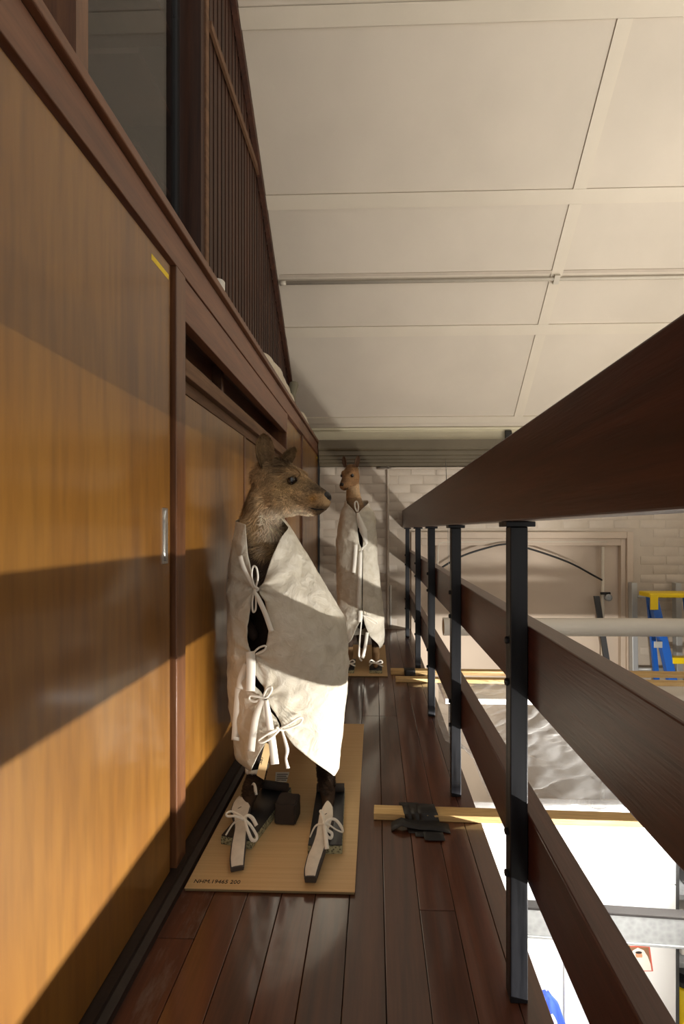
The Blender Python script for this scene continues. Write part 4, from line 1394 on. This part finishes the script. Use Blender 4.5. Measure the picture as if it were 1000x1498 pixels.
    for sx in (-0.178, 0.006):
        ribbon(MB_ := MB(), [(sx - .045, 3.20, .040), (sx - .02, 3.185, .066), (sx, 3.18, .068), (sx + .03, 3.175, .085), (sx + .045, 3.17, .072), (sx + .02, 3.17, .064), (sx, 3.175, .068), (sx - .03, 3.17, .088), (sx - .04, 3.17, .070), (sx, 3.172, .066), (sx + .05, 3.17, .045)],
               .009, (0, -.8, .6), 0.0012).build('bow', M['tape_cotton'], root, True)
    return root, cov


big_kangaroo()
small_kangaroo()


# ------------------------------------------------------------------ base boards and foot blocks
def base_board(x0, x1, y0, y1, label):
    b = empty('base_board', ((x0 + x1) / 2, (y0 + y1) / 2, 0))
    tag(b, label, 'board', 'base boards under the kangaroos')
    MB().box(x0 + .001, x1 - .001, y0 + .001, y1 - .001, 0.0005, 0.0062, 0.0008).build('core', M['board_edge'], b)
    MB().box(x0, x1, y0, y1, 0.0064, 0.0085, 0.0005).build('face_sheet', M['hardboard'], b)
    return b


bb1 = base_board(-0.500, -0.052, 1.243, 2.320, 'tan hardboard with handwritten code under the large kangaroo')
bb2 = base_board(-0.350, 0.083, 3.085, 3.920, 'tan hardboard under the slender kangaroo at the end wall')
wr_ = link('writing', text_mesh('NHM.19465 200', 0.0185), bb1)
wr_.location = (-0.484, 1.262, 0.0088)


def foot_block(x, y0, y1, w, ang, label, roll=True, group='foot blocks', zt=0.036):
    cx, cy = x, (y0 + y1) / 2
    b = empty('foot_block', (cx, cy, 0.0085))
    tag(b, label, 'block', group)
    R = Matrix.Rotation(ang, 4, 'Z')
    L_ = (y1 - y0) / 2
    parts = [('core', MB().box(-w / 2, w / 2, -L_, L_, 0.0003, zt - .0125, .001), M['core_board']),
             ('cover_sheet', MB().box(-w / 2 + .001, w / 2 - .001, -L_ + .001, L_ - .001, zt - .0122, zt - .0085, .0008), M['black_sheet'])]
    if roll:
        parts.append(('heel_stop', MB().tube([(-w / 2 + .002, L_ - .03, zt + .006), (w / 2 - .002, L_ - .03, zt + .006)], .0142, 14), M['foam_black']))
    for nm, m_, mt in parts:
        m_.v = [tuple(R @ Vector(q)) for q in m_.v]
        o = bpy.data.objects.new(nm, m_.mesh(nm, mt, 'auto')); C.objects.link(o); o.parent = b
    return b


foot_block(-0.378, 1.405, 1.705, 0.100, math.radians(-13), 'black-topped foot block with foam cube beside it, under the large kangaroo')
foot_block(-0.150, 1.385, 1.695, 0.100, math.radians(2), 'black-topped foot block nearest the bare floorboards, under the large kangaroo')
foot_block(-0.178, 3.135, 3.40, 0.085, 0, 'dark foot block of the slender kangaroo, half hidden by the front cover', False, zt=0.032)
foot_block(0.006, 3.135, 3.40, 0.085, 0, 'dark foot block of the slender kangaroo, the one by the gallery railing', False, zt=0.032)
# loose foam cube
bm = bmesh.new()
bmesh.ops.create_cube(bm, size=0.068)
bmesh.ops.bevel(bm, geom=list(bm.edges), offset=0.004, segments=2, affect='EDGES')
bmesh.ops.subdivide_edges(bm, edges=list(bm.edges), cuts=2, use_grid_fill=True)
for q in bm.verts:
    q.co += Vector((noise.noise(q.co * 30 + Vector((3, 1, 2))), noise.noise(q.co * 30), noise.noise(q.co * 30 + Vector((9, 4, 1))))) * 0.003
mb = MB(); mb.bm(bm)
zmin = min(q[2] for q in mb.v)
R = Matrix.Rotation(math.radians(-6), 3, 'Z')
mb.v = [tuple(R @ Vector(q) + Vector((-0.283, 1.548, 0.0090 - zmin))) for q in mb.v]
tag(mb.build('foam_cube', M['foam_black'], None, 'auto'), 'black foam cube sitting loose between the foot blocks', 'foam')
# printed card with its tape lying behind the foot
pc = empty('printed_tag', (-0.37, 1.84, 0.0085))
tag(pc, 'small white printed tag on tape lying on the board behind the foam cube', 'tag')
q0 = on_plane(402, 1144, 0.03); 
o = MB()
a, b, c_, d = P(403, 1130, 1.80), P(423, 1130, 1.80), P(419, 1144, 1.775), P(402, 1144, 1.775)
up = Vector((0, 0.0008, 0.0008))
o.add([a, b, c_, d, a + up, b + up, c_ + up, d + up], [(0, 1, 2, 3), (7, 6, 5, 4), (0, 4, 5, 1), (1, 5, 6, 2), (2, 6, 7, 3), (3, 7, 4, 0)])
o.build('card', M['paper'], pc)
n_ = (b - a).cross(d - a).normalized()
if n_.y > 0: n_ = -n_
for k in range(4):
    t = 0.2 + 0.2 * k
    s0, s1 = a + (d - a) * t + (b - a) * .1, a + (d - a) * t + (b - a) * (.9 - .1 * (k % 2))
    wv = (d - a) * 0.04
    l_ = MB().add([s0 - wv + n_ * .0004, s1 - wv + n_ * .0004, s1 + wv + n_ * .0004, s0 + wv + n_ * .0004], [(0, 1, 2, 3)])
    l_.build('print_line', M['ink'], pc)
ribbon(MB_ := MB(), [P(393, 1160, 1.73), P(400, 1152, 1.75), P(407, 1145, 1.77), P(412, 1145, 1.77), P(411, 1153, 1.76), P(406, 1160, 1.73)], .012, (0, -.8, .6), .0012).build('tape', M['tape_cotton'], pc, True)

# ================================================================== TIMBERS, TAPE AND POLYTHENE OVER THE VOID
def timber(name, x0, x1, y, w, h, rot, label, z0=0.0005):
    m = MB().box(x0, x1, -w / 2, w / 2, 0, h, 0.0015)
    R = Matrix.Rotation(rot, 3, 'Z')
    m.v = [tuple(R @ Vector((q[0] - x0, q[1], q[2])) + Vector((x0, y, z0))) for q in m.v]
    return tag(m.build(name, M['timber']), label, 'timber', 'timbers laid out over the void')


timber('timber_batten', -0.003, 1.62, 1.592, 0.050, 0.021, math.radians(-1.2), 'pale timber batten taped across the gallery floor beside the large kangaroo')
timber('timber_batten', 0.105, 2.35, 3.168, 0.055, 0.028, math.radians(-0.6), 'far pale timber batten with one strip of black tape, by the small board')
timber('timber_batten', 0.130, 2.35, 3.010, 0.050, 0.024, math.radians(-1.0), 'pale timber batten lying just in front of the far taped one')

tp = empty('black_tape', (0.13, 1.58, 0.0))
tag(tp, 'crossed strips of black cloth tape holding down the near timber batten', 'tape')


def strip(x0, x1, prof, skew, th=0.0011):
    """cloth tape following a profile of (y, z) points, its long edges askew"""
    n = len(prof)
    rings = []
    for k, (y, z) in enumerate(prof):
        t = k / (n - 1)
        a, b = prof[max(k - 1, 0)], prof[min(k + 1, n - 1)]
        ty, tz = b[0] - a[0], b[1] - a[1]
        l_ = math.hypot(ty, tz) or 1
        ny, nz = tz / l_, -ty / l_
        if nz < 0: ny, nz = -ny, -nz
        xs = [x0 + skew * t + (x1 - x0) * q for q in (0, .25, .5, .75, 1)]
        pr = [(x, y + .0007 * math.sin(x * 190 + k), z + .0012 * max(0, math.sin(x * 130 + k * 1.7))) for x in xs]
        rings.append(pr + [(x, yy + ny * th, zz + nz * th) for (x, yy, zz) in pr[::-1]])
    return MB().rings(rings)


def over(ya, yb, yt0, yt1, h, e=0.0006):
    return [(ya, e), ((ya + yt1) / 2, e + .0006), (yt1 + .010, e), (yt1 + .003, e + h * .55), (yt1 - .002, h + e + .0008), ((yt0 + yt1) / 2, h + e + .0012), (yt0 + .003, h + e + .0008), (yt0 - .0025, h * .9 + e), (yt0 - .004, h * .3 + e), (yt0 - .013, e + .001), ((yb + yt0) / 2 - .006, e + .0008), (yb, e)]


for (x0, x1, ya, yb, sk, lf) in ((0.083, 0.150, 1.668, 1.500, 0.022, 0.0008), (0.106, 0.182, 1.660, 1.482, 0.020, 0.0022), (0.128, 0.190, 1.640, 1.462, 0.024, 0.0036)):
    strip(x0, x1, over(ya, yb, 1.567, 1.617, 0.022, lf), sk).build('strip', M['gaffer_tape'], tp, True)
r = MB()
rr = []
for k, (x, z, w) in enumerate(((0.052, 0.0008, .044), (0.066, 0.010, .042), (0.085, 0.019, .040), (0.108, 0.0135, .040), (0.14, 0.0095, .042), (0.18, 0.009, .042), (0.215, 0.005, .044), (0.236, 0.0012, .046))):
    yy = 1.528 - 0.004 * k / 7
    rr.append([(x, yy - w / 2, z), (x, yy + w / 2, z + .002), (x + .0005, yy + w / 2, z + .0032), (x + .0005, yy - w / 2, z + .0012)])
r.rings(rr).build('strip', M['gaffer_tape'], tp, True)
tp2 = tag(strip(0.190, 0.262, over(3.2155, 3.118, 3.139, 3.196, 0.0290, 0.0008), 0.004).build('black_tape', M['gaffer_tape'], None, True),
          'single black tape strip over the far timber batten', 'tape')


def sheet(name, fn, nu, nv, material, parent=None):
    vs = [fn(i / nu, j / nv) for j in range(nv + 1) for i in range(nu + 1)]
    fs = [(j * (nu + 1) + i, j * (nu + 1) + i + 1, (j + 1) * (nu + 1) + i + 1, (j + 1) * (nu + 1) + i) for j in range(nv) for i in range(nu)]
    return MB().add(vs, fs).build(name, material, parent, True)


def crease(x, y, s=0.0):
    """taut pull lines and soft puckers of thin film"""
    a = abs(noise.noise(Vector((x * 5 + s, y * 9 - x * 7, 0.3)))) ** 0.7
    b = abs(noise.noise(Vector((x * 16 + y * 8, y * 20 - x * 12, 1.7 + s)))) ** 0.8
    c = noise.noise(Vector((x * 2.2, y * 2.6, 5 + s)))
    return -0.030 * a - 0.011 * b + 0.03 * c


lx = lambda y: interp(y, [1.60, 1.70, 1.80, 2.05, 2.29, 2.6, 2.98], [0.39, 0.365, 0.350, 0.300, 0.296, 0.345, 0.390])


def film(u, v):
    y = 1.628 + (2.978 - 1.628) * v
    x0 = lx(y)
    x = x0 + (1.46 - x0) * u
    z = 0.030 + crease(x, y) * min(1, u * 8 + .3) - 0.035 * math.sin(math.pi * v) * min(1, u * 4)
    if u < 0.12:
        z += (0.12 - u) / 0.12 * (0.02 + 0.075 * math.exp(-((y - 1.84) / 0.16) ** 2) + 0.02 * noise.noise(Vector((y * 9, 2, 1))))
    if v < 0.03:
        z = max(z, 0.026) if u > .02 else max(z, 0.03)
    return (x, y, max(z, 0.006) if x < 0.385 else z)


tag(sheet('polythene_sheet', film, 90, 110, M['polythene']), 'creased clear polythene sheet spread over the void between the timbers', 'plastic sheet')

# ================================================================== LOWER HALL
cab = empty('white_cabinet', (0.92, 2.5, -2.6))
tag(cab, 'tall plain white cabinet standing below the railing in the lower hall', 'cabinet')
MB().box(0.42, 1.375, 2.24, 2.44, -2.6, -0.430, 0.003).build('body', M['white_lacquer'], cab)
for (a, b, z0, z1) in ((0.425, 1.370, -0.665, -0.436), (0.425, 0.862, -2.55, -0.672), (0.870, 1.370, -2.55, -0.672)):
    MB().box(a, b, 2.221, 2.2395, z0, z1, 0.002).build('door', M['white_lacquer'], cab)
# a folded sheet of film on top of the cabinet
def fold(u, v):
    x = 0.50 + 0.84 * u
    y = 2.235 + 0.20 * v
    return (x, y, -0.424 + 0.05 * math.exp(-((v - .12) / .16) ** 2) * (0.5 + 0.5 * math.sin(u * 9)) ** 2 + 0.012 * abs(noise.noise(Vector((x * 14, y * 14, 0)))))
tag(sheet('folded_film', fold, 60, 24, M['polythene']), 'crumpled clear film lying on top of the white cabinet', 'plastic sheet')

beam = empty('steel_beam', (1.5, 2.0, -0.7))
tag(beam, 'galvanised steel beam with black top flange crossing before the white cabinet', 'beam')
Rz = Matrix.Rotation(math.radians(-3.2), 3, 'Z')
for nm, bx_, mt in (('web', (0.0, 3.2, -0.012, 0.012, -0.125, -0.012), 'galvanised'), ('top_flange', (0.0, 3.2, -0.022, 0.022, -0.0115, 0.0), 'gap'), ('bottom_flange', (0.0, 3.2, -0.016, 0.022, -0.137, -0.1255), 'galvanised')):
    m = MB().box(*bx_, 0.002)
    m.v = [tuple(Rz @ Vector(q) + Vector((0.40, 2.09, -0.655))) for q in m.v]
    m.build(nm, M[mt], beam)
bd = empty('beam_bracket', (0.40, 2.08, -0.6))

pic = empty('portrait_card', (1.14, 2.22, -1.0))
tag(pic, 'small red-bordered portrait card of a bearded face in a white headcloth', 'picture')
A = P(917.5, 1384, 2.2195); Bq = P(950, 1384, 2.2195); Cq = P(955, 1421, 2.2195); Dq = P(921, 1421, 2.2195)


def flat(pts, y, name, m, parent, th=0.0006):
    n = len(pts)
    vs = [(p[0], y - th, p[1]) for p in pts] + [(p[0], y, p[1]) for p in pts]
    fs = [tuple(range(n)), tuple(range(2 * n - 1, n - 1, -1))] + [(k, n + k, n + (k + 1) % n, (k + 1) % n) for k in range(n)]
    return MB().add(vs, fs).build(name, m, parent)


def quad(u, v):
    p = (A * (1 - u) + Bq * u) * (1 - v) + (Dq * (1 - u) + Cq * u) * v
    return (p.x, p.z)


flat([quad(0, 0), quad(1, 0), quad(1, 1), quad(0, 1)], 2.2205, 'card', M['red_card'], pic)
flat([quad(.06, .05), quad(.93, .05), quad(.93, .96), quad(.06, .96)], 2.2198, 'print', M['brown_card'], pic)
flat([quad(.10, .96), quad(.13, .45), quad(.20, .18), (quad(.45, .06)), quad(.70, .16), quad(.84, .40), quad(.92, .70), quad(.93, .96)], 2.2191, 'headcloth', M['paper'], pic)
flat([quad(.46 + .15 * math.cos(a), .36 + .17 * math.sin(a)) for a in np.linspace(0, 2 * math.pi, 14)[:-1]], 2.2184, 'face', M['face_card'], pic)
flat([quad(.46 + .15 * math.cos(a), .24 + .05 * math.sin(a)) for a in np.linspace(0, 2 * math.pi, 12)[:-1]], 2.2177, 'brow_band', M['ink'], pic)
flat([quad(.30, .44), quad(.62, .44), quad(.64, .56), quad(.55, .80), quad(.46, .86), quad(.36, .80), quad(.28, .56)], 2.2177, 'beard', M['paper'], pic)
tag(flat([(P(918, 1360, 2.22).x, -0.83), (P(921, 1360, 2.22).x, -0.83), (P(921, 1360, 2.22).x, -1.04), (P(900, 1360, 2.22).x, -1.04), (P(900, 1360, 2.22).x, -0.83)][1:], 2.2205, 'yellow_note', M['tag_card'], None), 'yellow paper note stuck up beside the portrait card', 'paper')

# blue jacket hung on the cabinet door
jk = empty('blue_jacket', (0.78, 2.15, -1.3))
tag(jk, 'blue cloth jacket hanging on the white cabinet door low behind the railing', 'jacket')
jc = []
for t, cx_, hw_, dp in ((0, 0.835, .012, .02), (.04, 0.83, .045, .04), (.15, 0.825, .075, .055), (.4, 0.835, .095, .06), (.7, 0.85, .11, .06), (1.0, 0.86, .115, .055)):
    z = -1.09 - 0.75 * t
    jc.append([(cx_ - .075 + hw_ * math.cos(a) * (1 + .1 * math.sin(3 * a + t * 5)), 2.125 - dp * math.sin(a) * (1 + .35 * math.sin(5 * a + 4 * t)), z) for a in np.linspace(0, 2 * math.pi, 25)[:-1]])
MB().rings(jc).build('body', M['blue_cloth'], jk, True)
sl = MB(); limb(sl, [(0.71, 2.10, -1.16), (0.69, 2.06, -1.34), (0.70, 2.05, -1.56)], [.03, .042, .038], 12)
sl.build('sleeve', M['blue_cloth'], jk, True)
ribbon(MB_ := MB(), [P(806, 1484, 2.03), P(812, 1495, 2.03), P(815, 1510, 2.03)], .012, (0, -1, 0), .001).build('stripe', M['paper'], jk)

# grey shelving next to the cabinet
sh = empty('metal_shelving', (1.85, 2.6, -2.6))
tag(sh, 'dark grey metal shelving standing next to the white cabinet', 'shelving')
for (x, y) in ((1.405, 2.30), (2.30, 2.30), (1.405, 2.70), (2.30, 2.70)):
    MB().box(x, x + .03, y, y + .03, -2.6, -0.35, .001).build('upright', M['grey_plastic'], sh)
for z in (-2.3, -1.9, -1.5, -1.12, -0.80, -0.52):
    MB().box(1.4355, 2.2995, 2.305, 2.725, z, z + .025, .001).build('shelf', M['galvanised'], sh)
MB().box(1.4, 2.33, 2.732, 2.74, -2.6, -0.35).build('back_panel', M['black_plastic'], sh)
for i, (x, w, z, h_, mt, lb) in enumerate(((1.50, .28, -0.774, .19, 'grey_plastic', 'dark grey box on the upper shelf next to the cabinet'), (1.47, .30, -1.094, .20, 'tube_white', 'pale box on the middle shelf next to the cabinet'), (1.46, .12, -1.474, .20, 'yellow_plastic', 'yellow can on a lower shelf next to the cabinet'))):
    o = empty('storage_box' if i < 2 else 'yellow_can', (x + w / 2, 2.45, z))
    tag(o, lb, 'box' if i < 2 else 'can')
    if i < 2:
        MB().box(x, x + w, 2.34, 2.62, z + .0015, z + h_ * .8, .004).build('body', M[mt], o)
        MB().box(x - .004, x + w + .004, 2.336, 2.624, z + h_ * .8 + .0005, z + h_, .004).build('lid', M[mt], o)
    else:
        MB().tube([(x + .06, 2.42, z + .0015), (x + .06, 2.42, z + .16), (x + .06, 2.42, z + .175)], [.055, .055, .045], 20).build('body', M[mt], o, 'auto')
        MB().tube([(x + .06, 2.42, z + .1755), (x + .06, 2.42, z + .20)], .03, 16).build('cap', M['black_plastic'], o, 'auto')

# white worktop under the far timbers
wt = empty('white_worktop', (2.0, 2.7, -0.1))
tag(wt, 'white worktop beyond the polythene, on dark trestle legs', 'worktop')
MB().prism([(0.42, 2.86), (1.52, 2.86), (1.52, 2.14), (3.4, 2.14), (3.4, 3.24), (0.42, 3.24)], 2, -0.085, -0.055).build('top', M['white_lacquer'], wt)
for (x, y) in ((0.45, 2.9), (2.45, 2.2), (3.3, 2.2), (2.45, 3.15), (3.3, 3.15)):
    MB().box(x, x + .05, y, y + .05, -2.6, -0.0855, .002).build('leg', M['grey_plastic'], wt)
bpy.data.objects.remove(bd)

# big white tube slung across the hall
tb = empty('white_tube', (1.9, 4.1, 0.1))
tag(tb, 'long white tube slung level across the hall in front of the ladders', 'tube')
ta, tb_ = P(648, 916.5, 4.03), P(1000, 918, 4.03)
tdir = (tb_ - ta).normalized(); tdir.y = 0; tdir.normalize()
te = ta + tdir * 3.2
n = 28
ro, ri = 0.0745, 0.068
rings = []
for (p, r) in ((ta + tdir * .3, ri), (ta, ri), (ta, ro), (te, ro), (te, ri), (te - tdir * .3, ri)):
    rings.append([p + Vector((0, math.cos(2 * math.pi * k / n), math.sin(2 * math.pi * k / n))) * r for k in range(n)])
MB().rings(rings).build('tube', M['tube_white'], tb, 'auto')
MB().tube([ta + tdir * .004, ta + tdir * .012], ri - .0005, 28).build('end_plug', M['tag_card'], tb, 'auto')
for t in (0.07, 2.9):
    c0 = ta + tdir * t
    lp = [c0 + Vector((0, math.cos(a), math.sin(a))) * (ro + .002) for a in np.linspace(math.pi, 2 * math.pi, 13)]
    lp = [Vector((c0.x + .02, 4.50, 1.6))] + lp + [Vector((c0.x + .02, 4.50, 1.6))]
    MB().tube(lp, 0.0018, 6).build('sling_wire', M['galvanised'], tb, True)

# aluminium ladder leaning on the end wall
al = empty('aluminium_ladder', (2.7, 4.45, -2.6))
tag(al, 'silver aluminium ladder leaning on the bricks behind the blue stepladder', 'ladder')
xa = P(925, 860, 4.52).x
for x in (xa, xa + 0.40):
    m = MB().box(-.026, .026, -.032, .032, 0, 3.06, .004)
    m.v = [(q[0] + x, q[1] + 4.45 + 0.07 * q[2] / 3.06, q[2] - 2.6) for q in m.v]
    m.build('stile', M['aluminium'], al)
for k in range(9):
    z = -2.35 + 0.335 * k
    yy = 4.45 + 0.07 * (z + 2.6) / 3.06
    MB().tube([(xa + .0265, yy, z), (xa + .3735, yy, z)], .016, 10).build('rung', M['aluminium'], al, True)

# blue and yellow stepladder
st = empty('stepladder', (2.75, 4.1, -2.6))
tag(st, 'blue stepladder with yellow top and treads standing by the end wall', 'stepladder')
xt0, xt1 = P(950, 870, 4.28).x, P(950, 870, 4.28).x + 0.36
zt = P(950, 868, 4.28).z
bot = P(968, 980, 4.22)


def leg(x0_, x1_, y0_, y1_, w=.034, d=.026, z0=-2.6, z1=None):
    z1 = z1 or zt - .03
    rg = []
    for (x, y, z) in ((x0_, y0_, z0), (x1_, y1_, z1)):
        rg.append([(x - w, y - d, z), (x + w, y - d, z), (x + w, y + d, z), (x - w, y + d, z)])
    return MB().rings(rg)


leg(xt0 + .36, xt0 + .012, 3.66, 4.26).build('leg', M['blue_fibreglass'], st)
leg(xt1 - .02 + .36, xt1 - .012, 3.66, 4.26).build('leg', M['blue_fibreglass'], st)
leg(xt0 + .30, xt0 + .02, 4.35, 4.33, .02, .014).build('back_leg', M['blue_fibreglass'], st)
leg(xt1 + .30, xt1 - .02, 4.35, 4.33, .02, .014).build('back_leg', M['blue_fibreglass'], st)
MB().box(xt0 - .05, xt1 + .05, 4.20, 4.37, zt - .029, zt + .012, .012).build('top_cap', M['yellow_plastic'], st)
for xx, nm in ((xt0 - .046, 'corner'), (xt1 - .02, 'corner')):
    MB().box(xx, xx + .066, 4.185, 4.199, zt - .13, zt + .004, .004).build('corner_guard', M['yellow_plastic'], st)
for k in range(9):
    z = -2.33 + 0.272 * k
    f = (z + 2.6) / (zt + 2.57)
    yy = 3.66 + .60 * f
    off = .36 * (1 - f)
    MB().box(xt0 + .04 + off, xt1 - .04 + off, yy - .035, yy + .04, z - .03, z + .022, .004).build('tread', M['yellow_plastic'], st)
MB().box(P(955, 942, 4.2).x - .03, P(955, 942, 4.2).x + .04, 4.135, 4.139, P(955, 947, 4.15).z, P(955, 938, 4.15).z, .001).build('hinge_plate', M['aluminium'], st)

# black bracket on the cornice
bk = tag(MB().prism([(4.5, 1.80), (4.554, 1.80), (4.554, 1.885), (4.535, 1.885), (4.515, 1.86), (4.5, 1.83)], 0, P(739, 636, 4.53).x, P(748, 636, 4.53).x).build('black_bracket', M['black_plastic']), 'small black bracket fixed on the cream cornice above the railing', 'bracket')


# ================================================================== THINGS ON THE LEDGE
def bundle(px_path, name, label, mt='calico', depth=0.15, seed=0.0, zmin=1.786):
    """heap of folded cloth on the ledge: (Y, height) profile along the wall"""
    nu, nv = 46, 26
    ys = [q[0] for q in px_path]; hs = [q[1] for q in px_path]
    def fn(u, v):
        y = ys[0] + (ys[-1] - ys[0]) * u
        hgt = interp(y, ys, hs)
        a = math.pi * v
        x = -0.612 + depth / 2 * 1.0 * -math.cos(a) * (0.75 + .25 * math.sin(math.pi * u))
        z = zmin + max(0.0, hgt) * (math.sin(a) ** 0.6)
        nn = noise.noise(Vector((x * 13, y * 11, z * 13 + seed)))
        return (x + .008 * nn, y, max(zmin + .001, z + .014 * nn * math.sin(a)))
    vs = [fn(i / nu, j / nv) for j in range(nv + 1) for i in range(nu + 1)]
    fs = [(j * (nu + 1) + i, j * (nu + 1) + i + 1, (j + 1) * (nu + 1) + i + 1, (j + 1) * (nu + 1) + i) for j in range(nv) for i in range(nu)]
    o = MB().add(vs, fs).build(name, M[mt], None, True)
    m = o.modifiers.new('t', 'SOLIDIFY'); m.thickness = .002; m.offset = -1
    return tag(o, label, 'cloth')


bundle([(2.30, .0), (2.38, .06), (2.5, .105), (2.7, .135), (2.9, .125), (3.12, .115), (3.28, .10), (3.36, .02)], 'cloth_bundle', 'large heap of white cloth draped along the wooden ledge', seed=1.0)
bundle([(3.52, .0), (3.60, .07), (3.72, .10), (3.86, .085), (3.97, .06), (4.02, .0)], 'cloth_bundle', 'smaller heap of white cloth at the end of the ledge', seed=4.0)
gp = empty('grey_bundle', (-0.60, 3.45, 1.787))
tag(gp, 'grey cloth-wrapped post standing between the two white heaps on the ledge', 'bundle')
g = MB()
rg = []
for t, w, dx in ((0, .022, 0), (.05, .024, .0), (.12, .022, .004), (.17, .030, .010), (.205, .036, .014), (.228, .028, .016), (.236, .006, .016)):
    rg.append([(-0.60 + dx + w * math.cos(a), 3.44 + w * .8 * math.sin(a), 1.787 + t) for a in np.linspace(0, 2 * math.pi, 17)[:-1]])
g.rings(rg)
mat('grey_cloth', srgb(128, 122, 102), .85)
g.build('wrap', M['grey_cloth'], gp, True)
cu_ = MB().tube([(-0.585, 1.775, 1.7865), (-0.585, 1.775, 1.80), (-0.585, 1.775, 1.878), (-0.585, 1.775, 1.882)], [.021, .024, .024, .020], 18).build('white_pot', M['tube_white'], None, 'auto')
tag(cu_, 'small white pot standing alone on the wooden ledge by the slats', 'pot')
